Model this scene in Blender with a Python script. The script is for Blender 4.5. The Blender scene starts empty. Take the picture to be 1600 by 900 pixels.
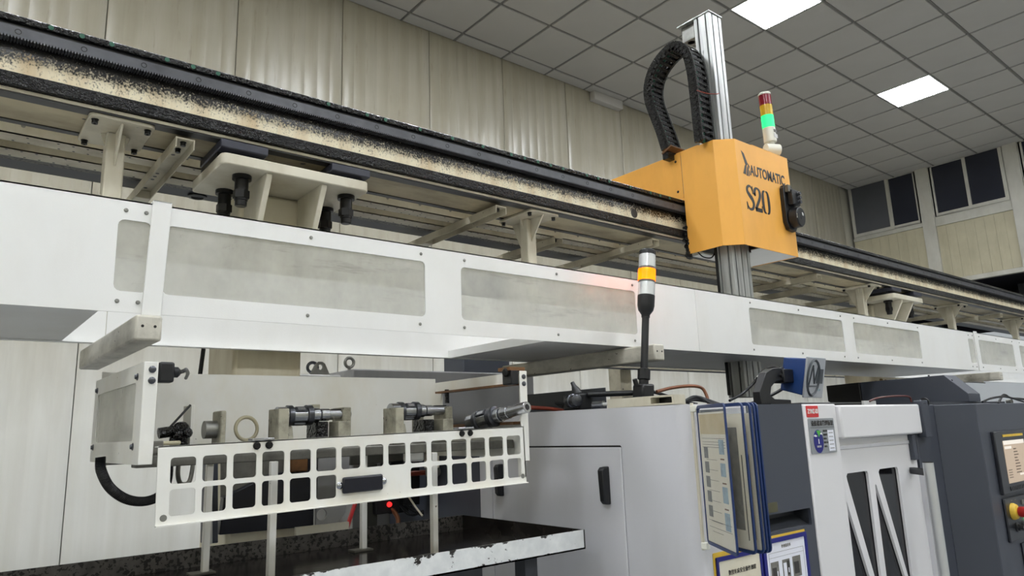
import bpy, bmesh, math, random
from mathutils import Vector, Matrix
random.seed(11)
S = bpy.context.scene
C = S.collection
EYE = 1.85
# ------------------------------------------------------------------ camera
YAW, PITCH, ROLL, FPX = math.radians(39.278), math.radians(11.342), math.radians(-1.998), 1106.3
_f = Vector((math.sin(YAW)*math.cos(PITCH), math.cos(YAW)*math.cos(PITCH), math.sin(PITCH)))
_r = Vector((math.cos(YAW), -math.sin(YAW), 0)); _u = _r.cross(_f)
CR = math.cos(ROLL)*_r + math.sin(ROLL)*_u
CU = -math.sin(ROLL)*_r + math.cos(ROLL)*_u
cam = bpy.data.objects.new('camera', bpy.data.cameras.new('camera')); C.objects.link(cam)
cam.matrix_world = Matrix((( CR.x, CU.x, -_f.x, 0), (CR.y, CU.y, -_f.y, 0), (CR.z, CU.z, -_f.z, EYE), (0, 0, 0, 1)))
cam.data.sensor_width = 36; cam.data.lens = 36*FPX/1600; cam.data.clip_start = .02; cam.data.clip_end = 100
S.camera = cam
# ------------------------------------------------------------------ light and exposure
PANEL_POWER = 26.0          # emission of the LED ceiling panels
W = bpy.data.worlds.new('world'); S.world = W; W.use_nodes = True
W.node_tree.nodes['Background'].inputs[0].default_value = (.8, .85, .9, 1)
W.node_tree.nodes['Background'].inputs[1].default_value = .12
S.view_settings.view_transform = 'Standard'; S.view_settings.look = 'None'
S.view_settings.gamma = 1; S.view_settings.use_curve_mapping = False
S.view_settings.exposure = 1.12

def at(u, v, X=None, Y=None, Z=None):
    """where the sight line through photo pixel (u, v) meets a plane of the room"""
    d = CR*((u-800)/FPX) + CU*((450-v)/FPX) + _f
    t = X/d.x if X is not None else Y/d.y if Y is not None else (Z-EYE)/d.z
    return Vector((d.x*t, d.y*t, d.z*t+EYE))

# ------------------------------------------------------------------ materials
def lin(c):
    return tuple(((x/255)/12.92 if x/255 <= .04045 else (((x/255)+.055)/1.055)**2.4) for x in c)
class G:
    """small node graph helper"""
    def __init__(s, name):
        s.m = bpy.data.materials.new(name); s.m.use_nodes = True
        s.t = s.m.node_tree; s.n = s.t.nodes; s.b = s.n['Principled BSDF']; s.out = s.n['Material Output']
        s.co = s.n.new('ShaderNodeTexCoord').outputs['Object']
    def link(s, a, b): s.t.links.new(a, b)
    def mapped(s, sc=(1, 1, 1), loc=(0, 0, 0)):
        m = s.n.new('ShaderNodeMapping'); m.inputs['Scale'].default_value = sc; m.inputs['Location'].default_value = loc
        s.link(s.co, m.inputs['Vector']); return m.outputs[0]
    def noise(s, scale=5, detail=3, rough=.6, sc=(1, 1, 1), loc=(0, 0, 0)):
        t = s.n.new('ShaderNodeTexNoise'); t.inputs['Scale'].default_value = scale
        t.inputs['Detail'].default_value = detail; t.inputs['Roughness'].default_value = rough
        s.link(s.mapped(sc, loc), t.inputs['Vector']); return t.outputs['Fac']
    def ramp(s, fac, stops):
        r = s.n.new('ShaderNodeValToRGB'); e = r.color_ramp.elements
        while len(e) < len(stops): e.new(.5)
        for i, (p, c) in enumerate(stops):
            e[i].position = p; e[i].color = (c, c, c, 1) if not hasattr(c, '__len__') else tuple(c)+(1,)
        s.link(fac, r.inputs[0]); return r.outputs[0]
    def mix(s, fac, a, b):
        m = s.n.new('ShaderNodeMix'); m.data_type = 'RGBA'
        for sock, v in ((m.inputs[0], fac), (m.inputs[6], a), (m.inputs[7], b)):
            if isinstance(v, (int, float)): sock.default_value = v
            elif isinstance(v, tuple): sock.default_value = v+(1,)
            else: s.link(v, sock)
        return m.outputs[2]
    def math(s, op, a, b=0.0):
        m = s.n.new('ShaderNodeMath'); m.operation = op
        for sock, v in ((m.inputs[0], a), (m.inputs[1], b)):
            if isinstance(v, (int, float)): sock.default_value = v
            else: s.link(v, sock)
        return m.outputs[0]
    def axis(s, k):
        x = s.n.new('ShaderNodeSeparateXYZ'); s.link(s.co, x.inputs[0]); return x.outputs[k]
    def bump(s, h, strength=.2, dist=.002):
        b = s.n.new('ShaderNodeBump'); b.inputs['Strength'].default_value = strength; b.inputs['Distance'].default_value = dist
        s.link(h, b.inputs['Height']); s.link(b.outputs[0], s.b.inputs['Normal'])
    def base(s, c):
        if isinstance(c, tuple): s.b.inputs['Base Color'].default_value = c+(1,)
        else: s.link(c, s.b.inputs['Base Color'])
    def rough(s, r):
        if isinstance(r, (int, float)): s.b.inputs['Roughness'].default_value = r
        else: s.link(r, s.b.inputs['Roughness'])
M = {}
def paint(key, rgb, rough=.45, var=.06, scale=6, dirt=None, dirt_amt=.5, dirt_scale=4, dirt_sc=(1, 1, 1), spots=None, spot_scale=40, spot_at=.7,
          metal=0, bump=0, bscale=250, spec=.5):
    g = G(key); c = lin(rgb); lo = tuple(x*(1-var*2) for x in c); hi = tuple(min(1, x*(1+var)) for x in c)
    col = g.mix(g.ramp(g.noise(scale), [(.3, 0.), (.7, 1.)]), lo, hi)
    if dirt:
        f = g.ramp(g.noise(dirt_scale, 5, .65, dirt_sc, (3, 7, 1)), [(.45, 0.), (.8, dirt_amt)])
        col = g.mix(f, col, lin(dirt))
    if spots:
        f = g.ramp(g.noise(spot_scale, 2, .5, (1, 1, 1), (9, 2, 4)), [(spot_at, 0.), (spot_at+.03, 1.)])
        col = g.mix(f, col, lin(spots))
    g.base(col); g.rough(rough); g.b.inputs['Metallic'].default_value = metal
    g.b.inputs['Specular IOR Level'].default_value = spec
    if bump: g.bump(g.noise(bscale, 2, .5), bump, .001)
    M[key] = g.m; return g
def emit(key, rgb, strength, base=None):
    g = G(key); g.base(lin(base or rgb)); g.b.inputs['Emission Color'].default_value = lin(rgb)+(1,)
    g.b.inputs['Emission Strength'].default_value = strength; M[key] = g.m

paint('guard_white', (238, 238, 236), .38, .02, 3, dirt=(200, 192, 170), dirt_amt=.18, dirt_scale=5, dirt_sc=(1, 1, .35), bump=.12, bscale=380)
paint('cream', (198, 191, 170), .5, .05, 4, dirt=(104, 90, 62), dirt_amt=.7, dirt_scale=6, spots=(40, 36, 30), spot_scale=45, spot_at=.73)
paint('tube_dirty', (206, 202, 190), .45, .05, 8, dirt=(92, 88, 76), dirt_amt=.75, dirt_scale=14, dirt_sc=(1, .5, 1), spots=(40, 38, 34), spot_scale=70, spot_at=.72)
paint('cream_clean', (212, 207, 190), .45, .03, 5, dirt=(150, 134, 96), dirt_amt=.5, dirt_scale=7, dirt_sc=(1, 1, .4))
paint('station_white', (232, 231, 225), .42, .03, 4, dirt=(200, 184, 138), dirt_amt=.40, dirt_scale=5, dirt_sc=(1, 1, .5), spots=(90, 76, 52), spot_scale=60, spot_at=.76)
paint('block_paint', (172, 168, 150), .5, .08, 25, dirt=(50, 46, 40), dirt_amt=.8, dirt_scale=25, spots=(20, 20, 20), spot_scale=90, spot_at=.68)
paint('black_oily', (8, 8, 9), .13, .3, 60, bump=1.0, bscale=130, spec=.45)
M['black_oily'].node_tree.nodes['Bump'].inputs['Distance'].default_value = .011
paint('pad_blue', (52, 54, 66), .45, .15, 40)
paint('black_plain', (22, 22, 24), .35, .1, 20)
paint('black_plastic', (24, 25, 28), .42, .08, 30)
paint('bolt_black', (20, 20, 21), .35, .1, 30, metal=.3)
paint('rack_steel', (84, 85, 90), .38, .10, 15, dirt=(40, 40, 43), dirt_amt=.5, dirt_scale=14, metal=.2)
paint('cap_green', (40, 96, 74), .5, .15, 60)
paint('steel', (176, 178, 182), .25, .05, 30, metal=1)
paint('steel_dark', (96, 98, 104), .28, .1, 40, dirt=(30, 30, 32), dirt_amt=.6, dirt_scale=50, metal=.9)
paint('zinc', (150, 150, 146), .4, .08, 40, metal=.8)
paint('orange', (243, 178, 80), .45, .03, 2.5, dirt=(170, 110, 40), dirt_amt=.35, dirt_scale=4, dirt_sc=(1, 1, .35), bump=.06, bscale=300)
g = paint('machine_light', (208, 208, 213), .26, .02, 1.5, dirt=(158, 155, 150), dirt_amt=.35, dirt_scale=2.5, dirt_sc=(1, 1, .25))
g.bump(g.noise(2.2, 1, .4, (1, 1.6, .5)), .55, .02)   # gently dented sheet metal
paint('machine_white', (222, 221, 223), .4, .02, 2, bump=.04, bscale=300)
paint('machine_dark', (65, 69, 79), .45, .03, 2, bump=.05, bscale=350)
paint('machine_dark2', (56, 59, 66), .5, .03, 2)
paint('cabinet_grey', (158, 158, 158), .42, .03, 2, dirt=(118, 116, 112), dirt_amt=.5, dirt_scale=6, dirt_sc=(1, 1, .15))
paint('column_beige', (224, 216, 192), .5, .04, 4, dirt=(160, 134, 84), dirt_amt=.6, dirt_scale=5, dirt_sc=(1, 1, .3))
paint('grey_dirty', (112, 110, 102), .5, .1, 15, dirt=(40, 38, 34), dirt_amt=.7, dirt_scale=18)
paint('tray_black', (44, 40, 38), .16, .25, 12, dirt=(20, 18, 17), dirt_amt=.8, dirt_scale=9, bump=.2, bscale=60)
paint('tray_inner', (92, 88, 84), .5, .2, 30, dirt=(48, 44, 42), dirt_amt=.8, dirt_scale=20, spots=(30, 28, 26), spot_scale=120, spot_at=.53)
g = G('tray_front'); e = g.math('POWER', g.math('ABSOLUTE', g.math('MULTIPLY', g.math('SUBTRACT', g.axis(2), .034), 1/.024)), 4.0)   # paint flakes off along both edges
f = g.math('ADD', g.math('ADD', g.noise(16, 5, .7, (1, 1, 1.6)), g.math('MULTIPLY', g.noise(60, 3, .6), .12)), g.math('MULTIPLY', e, .12))
f = g.ramp(f, [(.70, 0.), (.725, 1.)])
g.base(g.mix(f, g.mix(g.ramp(g.noise(30), [(.35, 0.), (.7, 1.)]), lin((214, 217, 218)), lin((232, 234, 234))), lin((36, 32, 30)))); g.rough(.4); g.bump(g.math('SUBTRACT', 1.0, f), .5, .002); M['tray_front'] = g.m
paint('ceiling_tile', (192, 189, 184), .85, .02, 2)
paint('ceiling_bar', (122, 120, 116), .6, .03, 5)
paint('floor_paint', (140, 144, 150), .4, .06, 2)
paint('wall_plain', (196, 192, 176), .6, .03, 2)
paint('plank', (194, 187, 160), .6, .05, 3, dirt=(150, 142, 116), dirt_amt=.5, dirt_scale=5, dirt_sc=(1, 1, .2))
paint('frame_cream', (198, 196, 186), .5, .04, 4, dirt=(150, 144, 124), dirt_amt=.4, dirt_scale=6, dirt_sc=(1, 1, .3))
paint('dark_glass', (40, 43, 54), .08, .05, 2, spec=.6)
paint('dark_glass_grey', (88, 90, 95), .2, .05, 2, spec=.5)
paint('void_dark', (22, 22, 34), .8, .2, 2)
paint('blue_plastic', (30, 64, 124), .45, .05, 20)
paint('blue_frame', (30, 52, 100), .35, .05, 20)
paint('navy', (22, 26, 120), .4, .05, 20)
paint('yellow', (226, 188, 60), .5, .05, 20)
paint('navy_black', (14, 16, 30), .35, .05, 20)
paint('red_label', (206, 52, 52), .45, .03, 20)
paint('red_button', (176, 40, 40), .35, .03, 20)
paint('white_plain', (232, 232, 228), .5, .02, 10)
paint('light_grey', (206, 206, 204), .45, .02, 10)
paint('print_grey', (120, 118, 112), .7, .15, 60)
paint('print_dark', (60, 58, 56), .7, .1, 60)
paint('print_blue', (150, 172, 182), .6, .15, 60)
paint('paper', (226, 221, 204), .7, .03, 8, dirt=(196, 178, 132), dirt_amt=.35, dirt_scale=6)
paint('paper_stain', (206, 190, 150), .7, .05, 9, dirt=(176, 146, 92), dirt_amt=.6, dirt_scale=14)
paint('paper_clean', (230, 232, 242), .65, .02, 10)
paint('plate_silver', (160, 164, 168), .35, .03, 10, metal=.4)
paint('lamp_face', (172, 176, 182), .3, .03, 6, metal=.3)
paint('lamp_print', (60, 66, 72), .4, .05, 6)
paint('leaf_green', (84, 176, 70), .5, .05, 10)
paint('copper', (128, 80, 52), .4, .1, 20, metal=.2)
paint('red_hose', (140, 60, 42), .4, .08, 20)
paint('hose_beige', (186, 178, 150), .45, .05, 20)
paint('rust_brown', (120, 82, 46), .6, .2, 20, dirt=(60, 50, 34), dirt_amt=.8, dirt_scale=30)
paint('gold', (150, 120, 60), .5, .3, 60)
paint('olive_film', (84, 82, 62), .25, .1, 20)
paint('dark_red', (92, 42, 40), .4, .1, 20)
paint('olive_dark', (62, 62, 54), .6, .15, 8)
paint('wall_light', (206, 210, 214), .5, .02, 2)
paint('red_lens', (130, 26, 40), .15, .05, 10)
paint('yellow_lens', (206, 168, 40), .15, .05, 10)
paint('cream_plastic', (226, 226, 214), .35, .03, 10)
paint('screen_dark', (34, 36, 42), .35, .03, 10)
emit('lcd', (206, 184, 160), .30, (120, 108, 96))
emit('lcd_light', (244, 238, 228), .4, (120, 108, 96))
emit('lcd_text', (120, 104, 90), .25, (60, 50, 40))
emit('green_lamp', (12, 236, 104), .95, (60, 160, 110))
g = G('orange_lamp'); tr = g.n.new('ShaderNodeBsdfTransparent'); mx = g.n.new('ShaderNodeMixShader'); tr.inputs[0].default_value = (1, .5, .1, 1)
g.base(lin((220, 120, 10))); g.rough(.2); g.b.inputs['Emission Color'].default_value = lin((255, 122, 4))+(1,); g.b.inputs['Emission Strength'].default_value = 1.1
mx.inputs[0].default_value = .62; g.link(tr.outputs[0], mx.inputs[1]); g.link(g.b.outputs[0], mx.inputs[2]); g.link(mx.outputs[0], g.out.inputs[0]); M['orange_lamp'] = g.m
emit('red_led', (255, 30, 30), 1.6, (160, 20, 20))
emit('key_led', (150, 240, 150), .8, (90, 140, 90))
emit('panel_light', (246, 250, 255), PANEL_POWER)

# clear lens tiers of the signal tower
g = G('clear_lens'); g.base(lin((225, 228, 230))); g.rough(.15); g.b.inputs['Metallic'].default_value = .35; M['clear_lens'] = g.m
# aluminium profile
g = G('aluminium'); g.base(g.mix(g.ramp(g.noise(30, 3, .6, (1, 1, .08)), [(.35, 0.), (.7, 1.)]), lin((150, 152, 150)), lin((206, 208, 206))))
g.b.inputs['Metallic'].default_value = .55; g.rough(g.ramp(g.noise(18, 3, .6, (1, 1, .2)), [(.3, .25), (.7, .45)])); M['aluminium'] = g.m
# handle tube
g = G('brushed'); g.base(lin((214, 216, 218))); g.b.inputs['Metallic'].default_value = .6; g.rough(.3); M['brushed'] = g.m
# frosted, scratched polycarbonate pane
g = G('poly_pane'); tr = g.n.new('ShaderNodeBsdfTransparent'); tl = g.n.new('ShaderNodeBsdfTranslucent'); mx = g.n.new('ShaderNodeMixShader'); mx2 = g.n.new('ShaderNodeMixShader')
tr.inputs[0].default_value = (.93, .93, .91, 1)
haze = g.ramp(g.noise(5, 5, .65, (1, 1, .8)), [(.3, .40), (.7, .66)])
pc = g.mix(g.ramp(g.noise(7, 6, .7, (1.2, 1, .6), (5, 1, 2)), [(.42, 0.), (.75, .7)]), lin((226, 225, 220)), lin((184, 182, 176)))
pc = g.mix(g.ramp(g.noise(9, 5, .75, (.35, 1, 3.0), (2, 4, 6)), [(.58, 0.), (.70, .55)]), pc, lin((96, 95, 92)))
g.base(g.mix(g.ramp(g.noise(14, 6, .8, (1, 1, 1), (7, 4, 1)), [(.62, 0.), (.72, .4)]), pc, lin((90, 88, 84))))
g.rough(g.ramp(g.noise(12, 4, .6), [(.3, .22), (.7, .5)]))
tl.inputs[0].default_value = lin((214, 214, 204))+(1,)
mx2.inputs[0].default_value = .45; g.link(g.b.outputs[0], mx2.inputs[1]); g.link(tl.outputs[0], mx2.inputs[2])
g.link(haze, mx.inputs[0]); g.link(tr.outputs[0], mx.inputs[1]); g.link(mx2.outputs[0], mx.inputs[2]); g.link(mx.outputs[0], g.out.inputs[0]); M['poly_pane'] = g.m
# clear door sleeve of the flip charts
g = G('sleeve'); tr = g.n.new('ShaderNodeBsdfTransparent'); mx = g.n.new('ShaderNodeMixShader'); g.base(lin((190, 196, 200))); g.rough(.12)
mx.inputs[0].default_value = .10; g.link(tr.outputs[0], mx.inputs[1]); g.link(g.b.outputs[0], mx.inputs[2]); g.link(mx.outputs[0], g.out.inputs[0]); M['sleeve'] = g.m
# smoked machine door glass
paint('door_glass', (13, 13, 16), .12, .1, 8, dirt=(24, 25, 28), dirt_amt=.5, dirt_scale=6, dirt_sc=(1, 1, .3), spec=.5)
# oil-splattered beam face (splatter thickest below the rack)
g = G('beam_face'); z = g.axis(2)
cream = g.mix(g.ramp(g.noise(14, 4, .6, (1, 1, .12)), [(.45, 0.), (.75, .8)]), lin((226, 216, 188)), lin((176, 140, 84)))
dens = g.ramp(g.math('MULTIPLY', z, 1/.184), [(.20, .0), (.32, .10), (.42, .25), (.47, .50), (.55, .74), (.64, 1.), (1., 1.)])
spk = g.math('ADD', g.noise(210, 3, .6, (1, 1, .8)), g.math('MULTIPLY', g.noise(26, 4, .6, (1, 1, .35), (2, 5, 8)), .35))
f = g.ramp(g.math('SUBTRACT', g.math('ADD', spk, g.math('MULTIPLY', dens, .48)), .0), [(.80, 0.), (1.02, 1.)])
g.base(g.mix(f, cream, lin((24, 23, 24)))); g.rough(g.ramp(f, [(0., .5), (1., .25)])); g.bump(g.noise(230, 2), .3, .001); M['beam_face'] = g.m
# grimy underside of the beam
g = paint('beam_under', (172, 160, 130), .5, .08, 5, dirt=(80, 66, 44), dirt_amt=.8, dirt_scale=9, dirt_sc=(.4, 1, 1), spots=(26, 24, 22), spot_scale=20, spot_at=.72)
# sandwich panel wall: cream, streaked with grime
g = G('wall_panel'); st = g.ramp(g.noise(9, 5, .6, (1, 1, .06)), [(.35, 0.), (.75, 1.)]); bl = g.ramp(g.noise(.8, 4, .55), [(.4, 0.), (.75, .7)])
c = g.mix(st, lin((176, 171, 155)), lin((160, 153, 133))); c = g.mix(bl, c, lin((150, 143, 122)))
lower_tone = g.mix(st, lin((224, 223, 216)), lin((212, 210, 200)))
c = g.mix(g.ramp(g.noise(22, 5, .7, (1, 1, .10), (4, 0, 2)), [(.58, 0.), (.72, .45)]), c, lin((118, 106, 80)))
height_mask = g.math('ADD', g.math('MULTIPLY', g.axis(2), .25), g.math('MULTIPLY', g.noise(6, 4, .6, (1, 1, .15), (1, 3, 2)), .22))
c = g.mix(g.ramp(height_mask, [(.60, 0.), (.88, 1.)]), lower_tone, c)   # wall colour goes from pale to darker beige with height
g.base(c); g.rough(.30); g.bump(g.noise(40, 3, .5, (1, 1, .06)), .06, .002); M['wall_panel'] = g.m

# ------------------------------------------------------------------ mesh helpers
def worg(o):
    v = Vector((0, 0, 0))
    while o is not None: v = v+o.location; o = o.parent
    return v
def finish(name, verts, faces, mat, parent=None, bev=0, sharp=32, origin=None, bseg=2):
    me = bpy.data.meshes.new(name)
    if parent is not None: org = worg(parent)
    elif origin is not None: org = Vector(origin)
    else:
        xs = [v[0] for v in verts]; ys = [v[1] for v in verts]; zs = [v[2] for v in verts]
        org = Vector(((min(xs)+max(xs))/2, (min(ys)+max(ys))/2, min(zs)))
    me.from_pydata([(v[0]-org.x, v[1]-org.y, v[2]-org.z) for v in verts], [], faces)
    bm = bmesh.new(); bm.from_mesh(me); bmesh.ops.recalc_face_normals(bm, faces=bm.faces); bm.to_mesh(me); bm.free()
    me.polygons.foreach_set('use_smooth', [True]*len(me.polygons)); me.set_sharp_from_angle(angle=math.radians(sharp))
    me.materials.append(M[mat])
    o = bpy.data.objects.new(name, me); C.objects.link(o)
    if parent is not None: o.parent = parent
    else: o.location = org
    if bev:
        b = o.modifiers.new('bevel', 'BEVEL'); b.width = bev; b.segments = bseg; b.limit_method = 'ANGLE'; b.angle_limit = math.radians(40); b.harden_normals = False
    return o
def basis(d):
    d = Vector(d).normalized(); a = Vector((0, 0, 1)) if abs(d.z) < .9 else Vector((1, 0, 0))
    x = a.cross(d).normalized(); return x, d.cross(x), d
class MB:
    def __init__(s): s.v = []; s.f = []
    def add(s, vs, fs):
        k = len(s.v); s.v += [tuple(v) for v in vs]; s.f += [tuple(i+k for i in f) for f in fs]; return s
    def hexa(s, p): return s.add(p, [(0, 3, 2, 1), (4, 5, 6, 7), (0, 1, 5, 4), (1, 2, 6, 5), (2, 3, 7, 6), (3, 0, 4, 7)])
    def box(s, x0, x1, y0, y1, z0, z1):
        return s.hexa([(x0, y0, z0), (x1, y0, z0), (x1, y1, z0), (x0, y1, z0), (x0, y0, z1), (x1, y0, z1), (x1, y1, z1), (x0, y1, z1)])
    def obox(s, c, ax, ay, az, hx, hy, hz):
        c = Vector(c); ax, ay, az = [Vector(a).normalized() for a in (ax, ay, az)]
        return s.hexa([c+ax*i*hx+ay*j*hy+az*k*hz for k in (-1, 1) for i, j in ((-1, -1), (1, -1), (1, 1), (-1, 1))])
    def beam(s, p0, p1, w, h):
        p0, p1 = Vector(p0), Vector(p1); x, y, d = basis(p1-p0)
        return s.obox((p0+p1)/2, x, y, d, w/2, h/2, (p1-p0).length/2)
    def prism(s, poly, ax, a0, a1):
        n = len(poly)
        def pt(p, a): return {'x': (a, p[0], p[1]), 'y': (p[0], a, p[1]), 'z': (p[0], p[1], a)}[ax]
        vs = [pt(p, a0) for p in poly]+[pt(p, a1) for p in poly]
        return s.add(vs, [tuple(range(n)), tuple(range(2*n-1, n-1, -1))]+[(i, (i+1) % n, n+(i+1) % n, n+i) for i in range(n)])
    def lathe(s, p, d, prof, n=20):
        x, y, d = basis(d); p = Vector(p); vs = []; fs = []
        for t, r in prof:
            for i in range(n):
                a = 2*math.pi*i/n; vs.append(p+d*t+(x*math.cos(a)+y*math.sin(a))*max(r, 1e-5))
        m = len(prof)
        for j in range(m-1):
            for i in range(n): fs.append((j*n+i, j*n+(i+1) % n, (j+1)*n+(i+1) % n, (j+1)*n+i))
        fs.append(tuple(range(n))); fs.append(tuple((m-1)*n+i for i in range(n)))
        return s.add(vs, fs)
    def cyl(s, p0, p1, r, n=16, r1=None):
        p0, p1 = Vector(p0), Vector(p1)
        return s.lathe(p0, p1-p0, [(0, r), ((p1-p0).length, r if r1 is None else r1)], n)
    def tube(s, pts, r, n=8, closed=False):
        pts = [Vector(p) for p in pts]; m = len(pts); vs = []; fs = []; x = None
        for i, p in enumerate(pts):
            a = pts[(i-1) % m] if (closed or i > 0) else p; b = pts[(i+1) % m] if (closed or i < m-1) else p
            d = (b-a).normalized()
            if x is None: x = basis(d)[0]
            x = (x-d*x.dot(d)).normalized(); y = d.cross(x)
            rr = r[i] if hasattr(r, '__len__') else r
            for k in range(n):
                t = 2*math.pi*k/n; vs.append(p+(x*math.cos(t)+y*math.sin(t))*rr)
        for i in range(m if closed else m-1):
            j = (i+1) % m
            for k in range(n): fs.append((i*n+k, i*n+(k+1) % n, j*n+(k+1) % n, j*n+k))
        if not closed: fs += [tuple(range(n)), tuple((m-1)*n+k for k in range(n))]
        return s.add(vs, fs)
    def torus(s, c, d, R, r, n=24, k=8):
        x, y, d = basis(d); c = Vector(c)
        return s.tube([c+(x*math.cos(2*math.pi*i/n)+y*math.sin(2*math.pi*i/n))*R for i in range(n)], r, k, True)
    def ball(s, c, r, n=12, m=7):
        return s.lathe(Vector(c)-Vector((0, 0, r)), (0, 0, 1), [(r-r*math.cos(math.pi*i/m), r*math.sin(math.pi*i/m)) for i in range(m+1)], n)
    def build(s, name, mat, parent=None, bev=0, **k): return finish(name, s.v, s.f, mat, parent, bev, **k)
def spline(pts, n=8):
    P = [Vector(p) for p in pts]; P = [P[0]*2-P[1]]+P+[P[-1]*2-P[-2]]; out = []
    for i in range(1, len(P)-2):
        for k in range(n):
            t = k/n; a, b, c, d = P[i-1:i+3]
            out.append(.5*((2*b)+(c-a)*t+(2*a-5*b+4*c-d)*t*t+(3*b-a-3*c+d)*t**3))
    return out+[P[-2]]
def rrect(x0, y0, x1, y1, r=.01, n=3):
    out = []
    for cx, cy, a in ((x1-r, y0+r, -90), (x1-r, y1-r, 0), (x0+r, y1-r, 90), (x0+r, y0+r, 180)):
        for i in range(n+1):
            t = math.radians(a+90*i/n); out.append((cx+r*math.cos(t), cy+r*math.sin(t)))
    return out
def ellipse(cx, cy, rx, ry, n=24): return [(cx+rx*math.cos(2*math.pi*i/n), cy+ry*math.sin(2*math.pi*i/n)) for i in range(n)]
def curve_mesh(cu):
    o = bpy.data.objects.new('tmp', cu); C.objects.link(o); bpy.context.view_layer.update()
    me = bpy.data.meshes.new_from_object(o.evaluated_get(bpy.context.evaluated_depsgraph_get()))
    vs = [tuple(v.co) for v in me.vertices]; fs = [tuple(p.vertices) for p in me.polygons]
    bpy.data.objects.remove(o); bpy.data.meshes.remove(me); bpy.data.curves.remove(cu)
    return vs, fs
def weld(vs, fs):
    key = {}; idx = []; out = []
    for v in vs:
        k = (round(v[0], 6), round(v[1], 6), round(v[2], 6))
        if k not in key: key[k] = len(out); out.append(v)
        idx.append(key[k])
    F = []
    for f in fs:
        g = [idx[i] for i in f]; h = [a for i, a in enumerate(g) if a != g[i-1]]
        if len(set(h)) > 2: F.append(tuple(h))
    return out, F
def plate(name, outer, holes, plane, o0, o1, mat, parent=None, tf=None, bev=0):
    """a sheet with cut-outs; plane 'xz' | 'yz' | 'xy', thickness from o0 to o1 along the third axis"""
    cu = bpy.data.curves.new('tmp', 'CURVE'); cu.dimensions = '2D'; cu.fill_mode = 'BOTH'; cu.extrude = .5
    for loop in [outer]+list(holes):
        sp = cu.splines.new('POLY'); sp.points.add(len(loop)-1); sp.use_cyclic_u = True
        for p, q in zip(sp.points, loop): p.co = (q[0], q[1], 0, 1)
    vs, fs = weld(*curve_mesh(cu)); out = []
    for a, b, c in vs:
        o = o0+(c+.5)*(o1-o0)
        p = {'xz': (a, o, b), 'yz': (o, a, b), 'xy': (a, b, o)}[plane]
        out.append(tf(Vector(p)) if tf else p)
    return finish(name, out, fs, mat, parent, bev)
def text(name, s, p, right, up, size, mat, parent=None, align='LEFT', thick=.0008, sx=1.0, bold=0):
    """raised or printed lettering at p, reading along right"""
    cu = bpy.data.curves.new('tmp', 'FONT'); cu.body = s; cu.size = size; cu.align_x = align; cu.extrude = thick/2; cu.resolution_u = 3; cu.offset = bold
    vs, fs = curve_mesh(cu); R = Vector(right).normalized(); U = Vector(up).normalized(); N = R.cross(U); p = Vector(p)
    return finish(name, [p+R*(v[0]*sx)+U*v[1]+N*(v[2]+thick/2) for v in vs], fs, mat, parent)
def thing(name, label, cat, loc=(0, 0, 0), group=None):
    o = bpy.data.objects.new(name, None); C.objects.link(o); o.location = loc; o.empty_display_size = .05
    return tag(o, label, cat, group)
def tag(o, label, cat, group=None):
    o['label'] = label; o['category'] = cat
    if group: o['group'] = group
    return o
def struct(o): o['kind'] = 'structure'; return o
def root(name, loc):
    o = bpy.data.objects.new(name, None); C.objects.link(o); o.location = loc; return struct(o)
def part_copy(o, parent, loc=(0, 0, 0), name=None):
    c = o.copy(); C.objects.link(c); c.parent = parent; c.location = loc
    if name: c.name = name
    return c
def copy_tree(o, loc, label=None, group=None):
    r = o.copy(); C.objects.link(r); r.location = loc
    if label: r['label'] = label
    if group: r['group'] = group
    for ch in list(o.children):
        c = ch.copy(); C.objects.link(c); c.parent = r
        for gch in list(ch.children):
            d = gch.copy(); C.objects.link(d); d.parent = c
    return r
def hexbolt(p, d, r=.006, h=.006):
    """hex head with washer"""
    return MB().lathe(p, d, [(0, r*1.45), (.0015, r*1.45)], 14).lathe(Vector(p)+Vector(d).normalized()*.0015, d, [(0, r), (h, r), (h+.0008, r*.85)], 6)
def socket(p, d, r=.006, h=.006):
    """round socket-head screw with a recess"""
    return MB().lathe(p, d, [(0, r), (h, r), (h+.0006, r*.9), (h+.0006, r*.5), (h*.5, r*.45)], 12)
# ================================================================== the room
CZ = 5.67; WY = 5.283; WX = 11.785; X0 = -4.0; Y0 = -4.0
struct(MB().box(X0-.2, 14.2, Y0-.2, WY+.2, -.1, 0).build('floor', 'floor_paint'))
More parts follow.
